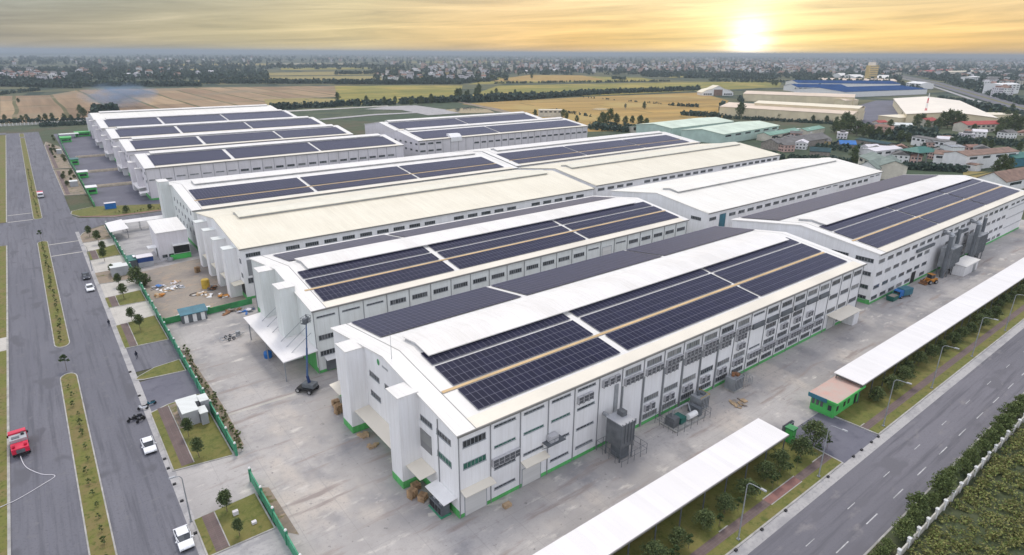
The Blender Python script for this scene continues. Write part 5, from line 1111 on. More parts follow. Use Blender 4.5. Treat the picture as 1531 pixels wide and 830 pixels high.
tag(MB().lathe([(.0, .0), (.7, .0), (.9, .8), (.85, .9), (.6, .25), (0, .25)], n=12).build('planter_tub', 'grey', None, (26.5, 203.2, 0)), 'pale round tub beside the annex corner', 'tub')
tag(bevel(MB().box(-.6, .6, -.4, .4, 0, .5).build('cardboard_box', 'cardboard', None, (42.6, 55.6, 0)), .03), 'lone brown box on the concrete in front of the roller door wall', 'box')
heap(93, 51, 1.6, .2, ['soilwall', 'cardboard'], 'scrap_heap', 'scattered boards on the concrete left of the lone ribbed cabinet', 'scrap')
tag(MB().box(-.35, .35, -.25, .25, 0, .6).build('valve_box', 'wall_lav', None, (11.9, 76.9, Z_V+.01)), 'pale valve box on the lawn nearest the bottom edge, beside a tree', 'box')
tag(MB().box(-.3, .3, -.25, .25, 0, .35).build('valve_box', 'wall_lav', None, (13.4, 73.6, Z_V+.01)), 'low pale valve box in the open lawn nearest the bottom edge', 'box')

# ------------------------------------------------------------------ trees
def leaves(mb, c, r, n, sz, R_, flat=.8):
    for _ in range(n):
        while True:
            p = Vector((R_.uniform(-1, 1), R_.uniform(-1, 1), R_.uniform(-1, 1)))
            if .15 < p.length < 1: break
        p = p*(.55+.45*R_.random()); q = Vector((c[0]+p.x*r, c[1]+p.y*r, c[2]+p.z*r*flat))
        a = Vector((R_.gauss(0, 1), R_.gauss(0, 1), R_.gauss(0, .6))).normalized(); b = a.orthogonal().normalized(); k = R_.uniform(0, 6.28)
        b = b*math.cos(k)+a.cross(b)*math.sin(k); s_ = sz*R_.uniform(.6, 1.3)
        mb.add([q-a*s_, q+b*s_*.55, q+a*s_, q-b*s_*.55], [(0, 1, 2, 3)])
def tree_meshes(seed, h, r, trunk_h, clumps, nl, sz, leaf, flat=.8, tr=.12, sparse=False, comp=1.):
    R_ = random.Random(seed); tm = MB(); cm = MB()
    top = Vector((R_.uniform(-.1, .1)*r, R_.uniform(-.1, .1)*r, trunk_h)); tm.cyl((0, 0, -.1), top, tr, tr*.75, 7); tm.cyl(top, (top.x, top.y, h*.85), tr*.75, tr*.25, 6)
    for k in range(clumps):
        a = 2.4*k+R_.uniform(-.5, .5); zz = trunk_h+(h-trunk_h)*((k+.5)/clumps)**.8; prof = math.sin(math.pi*min(.97, max(.12, (zz-trunk_h*.9)/(h-trunk_h*.9)))**.8)
        q = r*prof*R_.uniform(.45, .85)*comp; c = (math.cos(a)*q, math.sin(a)*q, zz)
        tm.cyl((top.x, top.y, trunk_h+(zz-trunk_h)*.4), c, tr*.4, tr*.12, 5); leaves(cm, c, r*R_.uniform(.34, .52)*(1.15 if not sparse else .8)*(1.12 if comp < 1 else 1), nl, sz, R_, flat)
    leaves(cm, (0, 0, h*.9), r*.36, nl, sz, R_, flat)
    return tm.mesh('trunk', 'trunk'), cm.mesh('crown', leaf)
TREES = {
    'lawn': [tree_meshes(s, 3.3, 1.2, 1.45, 15, 95, .13, 'leaf_dark', .8, .06, False, .72) for s in (1, 2, 3)],
    'verge': [tree_meshes(s, 4.0, 2.2, 1.3, 17, 105, .17, 'leaf_dark', .6, .08, False, .95) for s in (11, 12, 13, 14)],
    'bush': [tree_meshes(s, 2.6, 1.6, .4, 14, 95, .15, 'leaf_dark', .7, .06, False, .85) for s in (21, 22, 23)],
    'hedge': [tree_meshes(s, 2.9, 1.55, .5, 14, 100, .15, 'leaf_hedge', .75, .06, False, .9) for s in (31, 32, 33, 34)],
    'sapling': [tree_meshes(s, 1.2, .42, .3, 5, 22, .12, 'leaf_hedge', .8, .03) for s in (41, 42)],
    'thin': [tree_meshes(s, 2.6, .75, 1.4, 6, 34, .15, 'leaf', .6, .04) for s in (45, 46)],
    'field': [tree_meshes(s, 8.4, 3.4, 1.6, 15, 70, .42, 'leaf_dark', .8, .2, False, .85) for s in (51, 52, 53, 54)],
    'tall': [tree_meshes(s, 12, 3.0, 2.5, 13, 46, .6, 'leaf_far', .95, .2) for s in (61, 62)],
}
def tree(kind, x, y, s, label, group=None, z=0., name='tree', cat='tree'):
    tmsh, cmsh = TREES[kind][rnd.randrange(len(TREES[kind]))]
    t = empty(name, (x, y, z), rnd.uniform(0, 6.28), label, cat, group); t.scale = (s*rnd.uniform(.9, 1.1), s*rnd.uniform(.9, 1.1), s)
    put('trunk', tmsh, t); put('crown', cmsh, t); return t
# verge trees under the near canopy, counted from the gate road
for k, x in enumerate((91.0, 86.0, 80.2, 76.4, 70.8, 65.6, 60.8, 55.4, 50.6, 45.5, 40.5)):
    tree('verge', x, 36.3+rnd.uniform(-.3, .4), rnd.uniform(.68, .88) if k else 1.0, f'dark leafy tree in the grass below the near canopy, {ORD[k]} from the gate road', 'trees below the near canopy', Z_V)
for k in range(20):
    x = 113.5+k*5.3; tree('verge' if k % 3 else 'bush', x, 37.0+rnd.uniform(-.8, .5), rnd.uniform(.66, .9) if k % 3 else 1.0, f'dark leafy tree in the grass below the far canopy, {ORD[k]} from the guardhouse', 'trees below the far canopy', Z_V)
for k in range(14):
    x = 48+rnd.uniform(-2, 2)+k*3.3; tree('thin', x, 34.9+rnd.uniform(-.2, .3), rnd.uniform(.7, .95), f'thin young tree beside the brick path, {ORD[k]} one counted from the bottom of the photo', 'young trees beside the brick path', Z_V)
x = 60.; k = 0
while x < 215:
    x += rnd.uniform(2.2, 4.4); tree('hedge', x, 19.4+rnd.uniform(-.5, .6), rnd.uniform(.6, 1.15), 'bushy green roadside tree in the hedge row between the right road and the white wall', 'hedge row trees along the white wall', Z_V, 'hedge_tree'); k += 1
for (x, y, s, lab) in ((11.1, 78.2, 1, 'round topped tree in the lawn nearest the bottom edge, next to the driveway'), (11.2, 72.4, .8, 'small tree in the lawn nearest the bottom edge, beside its lower kerb'), (10.9, 93.6, 1, 'round topped tree standing alone in the open part of the lawn with electrical cabinets'),
                     (10.8, 100.6, 1, 'round topped tree right in front of the white electrical cabinets'), (11.2, 152.4, 1.1, 'broad round tree in the middle of the lawn below the pale driveway'), (10.4, 158.8, 1, 'round topped tree on the edge of the pale driveway'),
                     (11, 176.6, 1.15, 'round topped tree in the lawn above the pale driveway'), (11.2, 187.3, 1.05, 'round topped tree standing on the concrete driveway strip'), (11.0, 199, .9, 'small tree on the bare soil patch near the dark car'),
                     (10.6, 214.6, 1.2, 'tree on the driveway edge below the shed with the green roof'), (11.4, 224, 1.1, 'tree in the lawn beside the green roofed shed'), (11.2, 236.4, 1.3, 'bushy tree by the lawn before the tilted white canopy'), (9.6, 247, 1.15, 'dark tree on the soil corner by the cross road')):
    tree('lawn', x, y, s, lab, 'round trees on the left lawns', Z_V)
tree('bush', 15.4, 186.5, 1.7, 'wide dark tree leaning over the green boundary wall by the dirt yard', None, 0); tree('bush', 16.8, 183.4, 1.3, 'dark bush behind the green boundary wall by the dirt yard', None, 0)
for k, (x, y, s) in enumerate(((-3.5, 139.9, 1.15), (-3.6, 253.6, 1.1))):
    tree('thin', x, y, s*1.1, ('young palm-like tree at the rounded end of the nearest median', 'young tree at the rounded end of the median by the cross road')[k], None, Z_V)
# low shrubs along the median and by the walls
ys = [74, 78, 81.4, 84.3, 87.4, 90.2, 93.3, 96.4, 99.7, 103, 107, 111.6, 115, 118.9, 123, 127.2, 131]+[156+3.9*i for i in range(24)]+[290+7*i for i in range(18)]
for i, y in enumerate(ys):
    part_ = 'nearest' if y < 140 else ('middle' if y < 260 else 'farthest')
    tree('sapling', -3.3+rnd.uniform(-.35, .35), y, rnd.uniform(.7, 1.25), f'low shrub planted on the {part_} stretch of the grass median', f'shrubs on the {part_} median stretch', Z_V, 'shrub', 'shrub')
for i in range(34):
    y = 92+i*1.3+rnd.uniform(-.4, .4)
    tree('sapling', 16.7+rnd.uniform(-.4, .7), y, rnd.uniform(.7, 1.3), 'low dark shrub in the planting bed behind the green boundary wall', 'shrubs behind the green boundary wall', 0, 'shrub', 'shrub')
for i in range(26):
    x = 18+i*1.2; yy = 281.5-(x-18)*.02
    tree('bush' if i % 7 == 3 else 'sapling', x+3, 277.5+rnd.uniform(-1.5, 3), rnd.uniform(.5, 1.), 'low green shrub on the grass strip along the cross road', 'shrubs along the cross road', Z_V, 'shrub', 'shrub')
for i in range(22):
    tree('bush', rnd.uniform(9.5, 14.8), rnd.choice((rnd.uniform(330, 402), rnd.uniform(412, 515), rnd.uniform(515, 585))), rnd.uniform(.4, .9), 'small dark bush on the brownish verge in front of the lilac halls', 'bushes on the far left verge', Z_V, 'bush', 'bush')
# wild growth beyond the white wall
mb = MB(); R_ = random.Random(77)
for k in range(4300):
    x = R_.uniform(55, 330) if R_.random() < .25 else R_.uniform(66, 150); y = 17.2-R_.random()**1.1*(46 if x > 70 else 25)
    nz = noise.noise(Vector((x*.09, y*.09, 3))); hgt = max(.25, 1.0+1.5*nz+R_.uniform(-.3, .5)); 
    leaves(mb, (x, y, hgt*.45), .9, 32, .19, R_, max(.4, hgt*.55))
tag(mb.build('wild_growth', 'leaf_wild', None, (0, 0, PLAT)), 'dense wild scrub of mixed greens covering the ground beyond the white wall', 'scrub', None, 'stuff')

# ------------------------------------------------------------------ middle distance: trees, sheds, houses
def pt(x, y): return G(x, y, -.6)
def on_road(x, y):                                   # true on the highway corridor and the river reaches
    if 1345 < x < 1600:
        for (xa, ya), (xb, yb) in zip(hw, hw[1:]):
            if xa <= x <= xb and -4.5 < y-(ya+(yb-ya)*(x-xa)/(xb-xa)) < 14: return True
    return (x < 120 and 97.6 < y < 104) or (390 < x < 565 and 93 < y < 98.6) or (x < 195 and 82 < y < 86.2)
tl = [(8, 181, .8), (33, 181, .7), (41, 180.5, .8), (60, 180, .7), (69, 180, .85), (79, 180, .9), (96, 178.5, .75), (163-45, 178, .7), (28, 154, .8), (121, 171, 1.3), (126, 176, 1.3), (98, 181, .8), (107, 180, .7)]
for k, (x, y, s) in enumerate(tl): p = pt(x, y); tree('field', p.x, p.y, s*.8, f'dark tree at the far end of the left road, number {ORD[k]} from the left'.replace('number ', ''), 'trees at the end of the left road', -.6)
tl = [(684, 150, 1.7), (688, 144, 1.3), (697, 148, 1.2), (716, 143, 1.9), (712, 147, 1.5), (742, 140, .9), (778, 147, 1.1), (770, 143, 1.), (775, 113.5, 1.1), (795, 118, 1.5), (735, 121, 1.4), (645, 155, 1.3), (630, 157, 1.2), (615, 158, 1.0), (505, 152, 1.3), (548, 153, .9), (575, 157, 1.1), (591, 154, .9),
      (735, 148, 1.2), (750, 148, 1.), (795, 145, 1.), (1064, 136, .8), (1106, 176, 1.7), (1155, 128, 1.4), (1160, 129, 1.3), (963, 163.5, .9), (935, 162, .6), (700, 143, 1.), (842, 176, .9)]
for k, (x, y, s) in enumerate(tl): p = pt(x, y); tree('field', p.x, p.y, s, 'single dark tree among the fields behind the halls', 'scattered trees among the fields', -.6)
# trees in the scrub on the right and round the small houses
tl = [(900, 184, 1.3), (905, 188, 1.4), (912, 183, 1.6), (921, 187, 1.3), (895, 190, 1.), (935, 188, 1.1), (945, 186, 1.), (957, 191, 1.4), (966, 190, 1.), (800, 176, 1.), (847, 180, 1.), (862, 184, .9), (1262, 196, 2.0), (1270, 200, 1.9), (1256, 202, 1.6), (1280, 204, 1.6), (1290, 206, 1.4), (1247, 199, 1.3), (1300, 207, 1.3),
      (1312, 208, 1.2), (1326, 209, 1.2), (1369, 192, 1.6), (1377, 190, 1.5), (1384, 196, 1.2), (1407, 193, 1.9), (1416, 192, 2.1), (1426, 193, 2.), (1436, 194, 1.7), (1400, 196, 1.4), (1455, 199, 1.), (1492, 197, 1.5), (1500, 200, 1.8), (1512, 198, 1.9), (1524, 199, 1.8), (1490, 205, 1.2), (1516, 181, 1.3), (1504, 180, 1.4),
      (1496, 257, 1.25), (1506, 259, 1.1), (1488, 258, .9), (1340, 262, .7), (1347, 259, .6), (1276, 240, 1.1), (1278, 246, .8), (1345, 212, 1.1), (1357, 213, .9), (1420, 222, 1.), (1330, 195, 1.2), (1500, 172, 1.1), (1512, 168, 1.2), (1478, 176, 1.2), (1487, 177, 1.0), (1350, 178, 1.), (1362, 181, 1.1), (1090, 172, .8), (1140, 175, .8), (1165, 178, .9), (1200, 180, .9),
      (1215, 182, .8), (1235, 184, .9), (1250, 186, .9), (1275, 190, 1.), (1470, 222, .9), (1480, 224, .9), (1523, 228, .9), (1420, 142, 1.2), (1440, 150, 1.), (1462, 139, 1.6), (1455, 146, 1.4), (1470, 149, 1.5), (1483, 143, 1.4), (1440, 134, 1.5), (1425, 131, 1.4), (1410, 126, 1.4), (1400, 124, 1.4)]
for k, (x, y, s) in enumerate([q for q in tl if not on_road(q[0], q[1]) or q[1] > 163]): p = pt(x, y); tree('field', p.x, p.y, s*.85, 'dark tree among the small houses and scrub behind the halls on the right', 'trees among the small houses on the right', -.6)

def shed(label, p0, p1, depth, eave, ridge, wall, roof, name='warehouse', cat='warehouse', across=False, win_n=0, win_h=1.2, rows=1, ribs=0, over=.5):
    """gabled building standing behind the front wall line p0-p1 (ground points); ridge parallel to it unless across"""
    d = (p1-p0).xy; L = d.length; t = empty(name, (p0.x, p0.y, -.6), math.atan2(d.y, d.x), label, cat)
    wb = MB(); rb = MB(); th = .3
    if not across:
        wb.prism([(0, 0), (depth, 0), (depth, eave), (depth/2, ridge), (0, eave)], 0, L, 'x')
        s_ = (ridge-eave)/(depth/2)
        rb.prism([(-over, eave-over*s_+.02), (depth/2, ridge+.02), (depth+over, eave-over*s_+.02), (depth+over, eave-over*s_+th), (depth/2, ridge+th), (-over, eave-over*s_+th)], -over, L+over, 'x')
    else:
        wb.prism([(0, 0), (L, 0), (L, eave), (L/2, ridge), (0, eave)], 0, depth, 'y')
        s_ = (ridge-eave)/(L/2)
        rb.prism([(-over, eave-over*s_+.02), (L/2, ridge+.02), (L+over, eave-over*s_+.02), (L+over, eave-over*s_+th), (L/2, ridge+th), (-over, eave-over*s_+th)], -over, depth+over, 'y')
    wb.build('wall', wall, t); rb.build('roof', roof, t)
    if win_n:
        wm = MB().box(0, L/win_n*.55, -.08, -.005, 0, win_h).mesh('window', 'glass')
        for r_ in range(rows):
            for i in range(win_n): put('window', wm, t, (L/win_n*(i+.22), 0, eave-1.6-r_*3.2-win_h*.4))
    if ribs:
        m2 = MB()
        for i in range(ribs+1): m2.box(L*i/ribs-.15, L*i/ribs+.15, -.25, -.005, 0, eave-.3)
        m2.build('pilaster', wall, t)
    return t
V3 = lambda x, y: Vector((x, y, 0))
M['mint_wall'] = mat('mint_cladding', (.50, .64, .57), .6, .08, .2); M['mint_roof'] = mat('mint_roof', (.60, .70, .58), .6, .1, .1); M['beige_wall'] = mat('beige_block_wall', (.74, .65, .45), .8, .08, .1); M['beige_roof'] = mat('beige_roof', (.70, .58, .46), .7, .08, .06)
M['pale_roof'] = mat('pale_yellow_roof', (.78, .71, .55), .6, .06, .08); M['blush_roof'] = mat('pale_pink_roof', (.80, .735, .63), .6, .04, .05); M['blue_roof'] = mat('blue_sheet_roof', (.012, .06, .19), .9, .15, .08, spec=.08); M['red_roof'] = mat('red_tile_roof', (.42, .08, .07), .8, .15, .4)
M['grey_roof'] = mat('grey_tile_roof', (.17, .165, .16), .8, .2, .3); M['cream_wall'] = mat('cream_render', (.66, .62, .52), .8, .1, .3); M['brown_roof'] = mat('brown_tile_roof', (.26, .17, .13), .8, .2, .4)
a = G(1003, 195, 0); 
shed('mint green shed with a ridge vent, nearer of the twin mint green sheds', G(1080, 215), G(1163, 200), 34, 7, 9.2, 'mint_wall', 'mint_roof', win_n=6)
shed('mint green shed behind its twin, with a plain pale green roof', G(1003, 205), G(1095, 193), 34, 7, 9.0, 'mint_wall', 'mint_roof')
shed('low mint building with a green roof beside the twin sheds', G(962, 199), G(1000, 195), 16, 4, 5.2, 'cream_wall', 'mint_roof')
bw = shed('long beige warehouse with a pale ridge band, nearer of the two beige ones', pt(1075, 172), pt(1272, 185.5), 48, 8.5, 11.5, 'beige_wall', 'beige_roof', ribs=16)
bl = (pt(1272, 185.5)-pt(1075, 172)).length; MB().box(30, bl+1, 16, 40, 9.5, 12.8).build('clerestory', 'beige_wall', bw); MB().prism([(15.4, 12.8), (28, 14.6), (40.6, 12.8), (40.6, 13.1), (28, 14.9), (15.4, 13.1)], 29.4, bl+1.6, 'x').build('clerestory_roof', 'pale_roof', bw)
shed('long beige warehouse with pilasters, farther of the two beige ones', pt(1110, 151), pt(1275, 157.5), 52, 9.5, 12.0, 'beige_wall', 'beige_roof', ribs=14)
shed('lean-to beige block at the right end of the farther beige warehouse', pt(1262, 158), pt(1282, 157), 14, 6, 7.5, 'beige_wall', 'beige_roof')
wp = [G(1343, 183.5, 0), G(1448, 181, 0)]
shed('huge pale warehouse with a very wide low roof beside the highway', V3(651, 240), V3(679, 178), 245, 9, 12.5, 'beige_wall', 'blush_roof', across=True, over=1)
shed('low lean-to along the left side of the huge pale warehouse', V3(655, 266), V3(646, 244), 150, 5.5, 6.5, 'beige_wall', 'pale_roof', over=.5)
shed('long dark blue roofed shed with a white wall, nearest of the blue ones', pt(1192, 138), pt(1268, 138.5), 60, 8, 12, 'white', 'blue_roof', win_n=10)
shed('wide dark blue roofed shed in front of the yellow tower', pt(1262, 146), pt(1385, 141), 90, 8, 12, 'white', 'blue_roof')
shed('farther dark blue roofed shed behind the beige warehouses', pt(1192, 131.5), pt(1345, 133), 70, 9, 13, 'white', 'blue_roof')
shed('pale long hall in front of the yellow tower', pt(1228, 125), pt(1340, 127), 60, 8, 11, 'cream_wall', 'beige_roof')
shed('white arched hall left of the yellow tower', pt(1278, 121), pt(1296, 121), 60, 8, 14, 'white', 'white_roof'); shed('white arched hall right of the yellow tower', pt(1306, 121.5), pt(1327, 122), 60, 8, 14, 'white', 'white_roof'); shed('small white dome roofed hall left of the arched halls', pt(1257, 118), pt(1268, 118), 40, 8, 14, 'white', 'white_roof')
p = pt(1300, 124); t = empty('office_tower', (p.x, p.y, -.6), R(-35), 'tall yellowish tower block standing out behind the blue roofs', 'tower')
M['yellowblock'] = mat('ochre_render', (.62, .47, .20), .8, .1, .1); MB().box(-10, 10, -8, 8, 0, 38).build('wall', 'yellowblock', t); MB().box(-8, 3, -6, 6, 38, 45).build('roof_block', 'blush_roof', t)
wm = MB().box(-1.2, 1.2, -8.1, -8.01, 0, 1.8).mesh('window', 'glass_grey')
for i in range(6):
    for k in range(8): put('window', wm, t, (-8+3.2*i, 0, 4+4.4*k))
# tent roofed pavilion
p0, p1 = pt(1050, 143), pt(1096, 143); d = (p1-p0).xy; L = d.length; t = empty('pavilion', (p0.x, p0.y, -.6), math.atan2(d.y, d.x), 'white pavilion with a swooping pale tent roof at the field corner', 'pavilion')
MB().box(0, L, 0, 22, 0, 4).build('wall', 'white', t)
ro = MB(); prof = [(-1, 4.2), (L*.12, 8), (L*.3, 10), (L*.5, 14.5), (L*.7, 10), (L*.88, 8), (L+1, 4.2)]; ro.prism([(x, z) for x, z in prof]+[(x, z+.35) for x, z in prof[::-1]], -.5, 22.5, 'y'); ro.build('roof', 'pale_roof', t)
MB().prism([(x, min(z-.05, z)) for x, z in prof]+[(L, 3.9), (0, 3.9)], .2, 21.8, 'y').build('gable_wall', 'white', t)
MB().box(L*.36, L*.64, -.3, -.02, 0, 9).build('entrance', 'brown_roof', t); wm = MB().box(0, 2.6, -.1, -.02, 1, 3.2).mesh('window', 'glass')
for i in range(4): put('window', wm, t, (2+3.4*i, 0, 0)); put('window', wm, t, (L-4.6-3.4*i, 0, 0))
hs = [('white house with a long red tiled roof and balconies between dark trees', (1443, 199), (1500, 197), 12, 6.5, 8.6, 'cream_wall', 'red_roof', 8, 2), ('pale house with a small red roof left of the big dark trees', (1386, 192), (1400, 190), 10, 6, 8, 'cream_wall', 'red_roof', 2, 1),
      ('low grey roofed shed left of the pale red roofed house', (1333, 193), (1363, 194), 8, 3.5, 5, 'wall_green', 'wall_green', 0, 1), ('tiny red roofed hut near the beige warehouse', (1313, 188), (1326, 187), 6, 2.6, 4, 'cream_wall', 'red_roof', 0, 1),
      ('white flat building with a row of square dark windows', (1361, 217), (1409, 226), 9, 6, 6.6, 'white', 'grey_roof', 7, 1), ('white house with a plain gable facing the halls, left of the glass fronted block', (1393, 247), (1427, 250), 12, 6.5, 8, 'white', 'brown_roof', 2, 1),
      ('long white house with a dark brown roof at the right edge', (1441, 255), (1518, 247), 13, 8, 9.6, 'white', 'brown_roof', 4, 1), ('low white annex in front of the long white house', (1424, 252), (1457, 257), 6, 3.6, 4, 'white', 'brown_roof', 1, 1),
      ('pale two storey house with a grey green roof behind the ivory hall', (1281, 252), (1312, 268), 13, 7, 9.5, 'cream_wall', 'mint_dark', 4, 2), ('white gabled house beside the grey green roofed one', (1308, 270), (1343, 258), 10, 6, 9, 'white', 'mint_dark', 3, 1),
      ('grey metal roofed long shed beside the teal pavilion', (1305, 243), (1345, 238), 10, 6.5, 7.5, 'white', 'wall_lav', 3, 1), ('glass fronted pale block between two white houses', (1418, 240), (1438, 240), 10, 8, 8.6, 'wall_green', 'glass_grey', 0, 1),
      ('grey tiled barn roof with ragged junk around it', (1165, 226), (1240, 215), 14, 4, 7, 'soilwall', 'grey_roof', 0, 1), ('green roofed long shed beside the mint sheds', (1150, 212), (1195, 204), 10, 4.5, 6, 'cream_wall', 'roof_green', 3, 1), ('green roofed shed with a white tent beside it', (1206, 204), (1232, 199), 10, 4, 5.5, 'cream_wall', 'roof_green', 0, 1),
      ('white tent roof among the green sheds', (1190, 203), (1212, 203), 8, 2.4, 5, 'white', 'white', 0, 1), ('bright blue tarpaulin roof among bare soil plots', (1255, 221), (1279, 222), 9, 2.5, 4.5, 'soilwall', 'blue', 0, 1), ('dark teal net roof at the back of the ivory hall', (1210, 232), (1240, 234), 10, 2.6, 4.5, 'soilwall', 'navyteal', 0, 1),
      ('long dark green net roof beyond the blue tarpaulin', (1278, 214), (1325, 222), 8, 2.6, 3.6, 'soilwall', 'navyteal', 0, 1), ('dark brown roofed house with a white gable at the right edge', (1500, 288), (1560, 276), 12, 5, 8.5, 'white', 'brown_roof', 2, 1), ('teal roofed shed at the right edge among trees', (1515, 250), (1545, 247), 12, 5, 7, 'teal', 'dkgreen', 0, 1),
      ('cream building with square dark windows at the edge of the gold field', (806, 175), (840, 175), 9, 6.5, 7, 'cream_wall', 'cream_wall', 5, 1), ('white office house beside the highway', (1354, 131), (1376, 133), 24, 9, 12, 'white', 'white', 5, 2), ('white block with a green side wall beyond the highway', (1451, 125), (1463, 124), 22, 14, 15, 'white', 'white', 4, 3),
      ('large white block of flats beyond the highway', (1493, 141), (1522, 140), 26, 15, 17, 'white', 'white', 5, 3), ('long red roofed terrace beyond the highway', (1390, 112), (1420, 109), 40, 9, 13, 'cream_wall', 'red_roof', 8, 2), ('long pale shed beyond the highway', (1420, 112), (1470, 110.5), 40, 9, 11, 'cream_wall', 'pale_roof', 0, 1), ('white row building with dark bays beyond the highway', (1472, 123), (1500, 124), 30, 12, 13, 'white', 'grey_roof', 6, 2)]
M['mint_dark'] = mat('grey_green_roof', (.22, .27, .24), .8, .15, .3); M['roof_green'] = mat('green_sheet_roof', (.20, .36, .28), .6, .15, .2); M['navyteal'] = mat('dark_teal_net', (.02, .065, .075), .8, .2, .3)
for (lab, a, c, dp, e, rg, w, r_, n, rows) in hs: shed(lab, pt(*a), pt(*c), dp, e, rg, w, r_, 'house', 'house', False, n, 1.3, rows, over=.4)
p = pt(1372, 243); t = empty('teal_pavilion', (p.x, p.y, -.6), R(-20), 'open pavilion with a wide dark teal hipped roof on posts', 'pavilion')
MB().add([(-9, -7, 7), (9, -7, 7), (9, 7, 7), (-9, 7, 7), (-3, 0, 9.6), (3, 0, 9.6)], [(0, 1, 5, 4), (1, 2, 5), (2, 3, 4, 5), (3, 0, 4), (3, 2, 1, 0)]).build('roof', 'dkgreen', t); pm = MB()
for x in (-7, 0, 7):
    for y in (-5, 5): pm.box(x-.2, x+.2, y-.2, y+.2, 0, 7)
pm.build('post', 'grey', t)
# red and white lattice mast in front of the huge pale warehouse
p = pt(1380, 183); t = empty('lattice_mast', (p.x, p.y, -.6), 0, 'red and white lattice mast standing before the huge pale warehouse', 'mast'); H_ = 27.
for j in range(6):
    mb = MB(); za, zb = H_*j/6, H_*(j+1)/6; wa, wb_ = 1.0*(1-j/7), 1.0*(1-(j+1)/7)
    for sx, sy in ((-1, -1), (1, -1), (1, 1), (-1, 1)):
        mb.cyl((sx*wa, sy*wa, za), (sx*wb_, sy*wb_, zb), .13, .12, 5)
    for sx, sy, tx, ty in ((-1, -1, 1, -1), (1, -1, 1, 1), (1, 1, -1, 1), (-1, 1, -1, -1)): mb.cyl((sx*wa, sy*wa, za), (tx*wb_, ty*wb_, zb), .08, .08, 4); mb.cyl((sx*wa, sy*wa, za), (tx*wa, ty*wa, za), .08, .08, 4)
    mb.build('mast_section', 'red' if j % 2 == 0 else 'white', t)
# power line poles across the fields
for k, (x, y, h) in enumerate(((548, 153, 12), (1029, 187, 11), (112, 139, 14), (850, 139, 11), (935, 164, 7))):
    p = pt(x, y); mb = MB(); mb.cyl((0, 0, 0), (0, 0, h), .16, .1, 6).box(-1, 1, -.08, .08, h-1, h-.85); tag(mb.build('utility_pole', 'steel', None, (p.x, p.y, -.6)), f'thin utility pole in the open fields, {["centre", "gold field near the mint sheds", "brown fields at the left", "middle of the green fields", "middle of the gold field"][k]}', 'pole')

# ------------------------------------------------------------------ far villages and woods
def house_variant(seed):
    R_ = random.Random(seed); w, d = R_.uniform(7, 12), R_.uniform(8, 15); fl = R_.choice((1, 2, 2, 3, 3, 4)); e = 3.4*fl+.5; flat = R_.random() < .5
    wc = R_.choice(('white', 'cream_wall', 'cream_wall', 'wall_lav', 'v_ochre', 'v_pink', 'white')); rc = R_.choice(('v_tile', 'brown_roof', 'grey_roof', 'grey_roof', 'v_tile', 'wall_lav'))
    mb = MB(); mb.box(-w/2, w/2, -d/2, d/2, 0, e, 0)
    if flat: mb.box(-w/2-.3, w/2+.3, -d/2-.3, d/2+.3, e, e+.4, 0); mb.box(-w/4, w/4, -d/4, d/4, e+.4, e+2.8, 1)
    else: mb.prism([(-w/2-.6, e), (w/2+.6, e), (0, e+w*.28)], -d/2-.5, d/2+.5, 'y', 1)
    for f in range(fl):
        for x in (-w*.3, 0, w*.3):
            for sgn in (-1, 1): mb.box(x-.7, x+.7, min(sgn*d/2, sgn*(d/2+.06)), max(sgn*d/2, sgn*(d/2+.06)), f*3.4+1.2, f*3.4+2.7, 2)
        for y in (-d*.3, 0, d*.3):
            for sgn in (-1, 1): mb.box(min(sgn*w/2, sgn*(w/2+.06)), max(sgn*w/2, sgn*(w/2+.06)), y-.7, y+.7, f*3.4+1.2, f*3.4+2.7, 2)
    return mb, [wc, rc, 'glass'], {'white': 'white', 'cream_wall': 'cream', 'wall_lav': 'greyish', 'v_ochre': 'ochre', 'v_pink': 'pinkish'}[wc], 'flat roofed' if flat else {'v_tile': 'dull red roofed', 'brown_roof': 'brown roofed', 'wall_lav': 'pale roofed', 'grey_roof': 'grey roofed'}[rc], fl
M['v_ochre'] = mat('ochre_wall', (.60, .45, .22), .8, .1, .2); M['v_pink'] = mat('pink_wall', (.62, .42, .36), .8, .1, .2); M['v_tile'] = mat('dull_tile_roof', (.30, .17, .13), .8, .15, .3)
HV = [house_variant(100+i) for i in range(26)]; HM_ = [v[0].mesh('house', v[1]) for v in HV]
zones = [  # photo area (x0,x1,y0,y1), number of houses, which village
    ((0, 62, 108, 124), 34, 'hazy village at the far left'), ((62, 105, 112, 125), 16, 'hazy village at the far left'), ((105, 330, 106, 118), 22, 'scattered houses at the far left'), ((560, 612, 110, 123), 16, 'village behind the green fields'), ((612, 735, 99, 122), 70, 'village behind the green fields'),
    ((735, 800, 99, 110), 40, 'village behind the green fields'), ((800, 905, 98, 109), 60, 'long village across the middle'), ((905, 1070, 97, 109), 150, 'long village across the middle'), ((1070, 1250, 96, 112), 190, 'town below the low sun'), ((1160, 1300, 90, 113), 120, 'town below the low sun'),
    ((1300, 1400, 95, 118), 60, 'town beside the highway'), ((1390, 1531, 96, 120), 90, 'town beside the highway'), ((1470, 1531, 120, 146), 26, 'town beside the highway'),
    ((180, 560, 83, 96), 70, ''), ((560, 1000, 84, 97), 130, ''), ((1000, 1531, 86, 97), 480, ''), ((0, 180, 86, 100), 8, '')]
cand = []
for (x0, x1, y0, y1), n, nm in zones:
    for _ in range(n):
        x = rnd.uniform(x0, x1); y = rnd.uniform(y0, y1); p = G(x, y, -.6)
        if p.xy.length < 12000 and not on_road(x, y): cand.append((p.xy.length, p, nm or 'far plain', rnd.randrange(len(HV)), rnd.uniform(0, 3.14)))
cand.sort(key=lambda c: c[0])
SIDE = {}
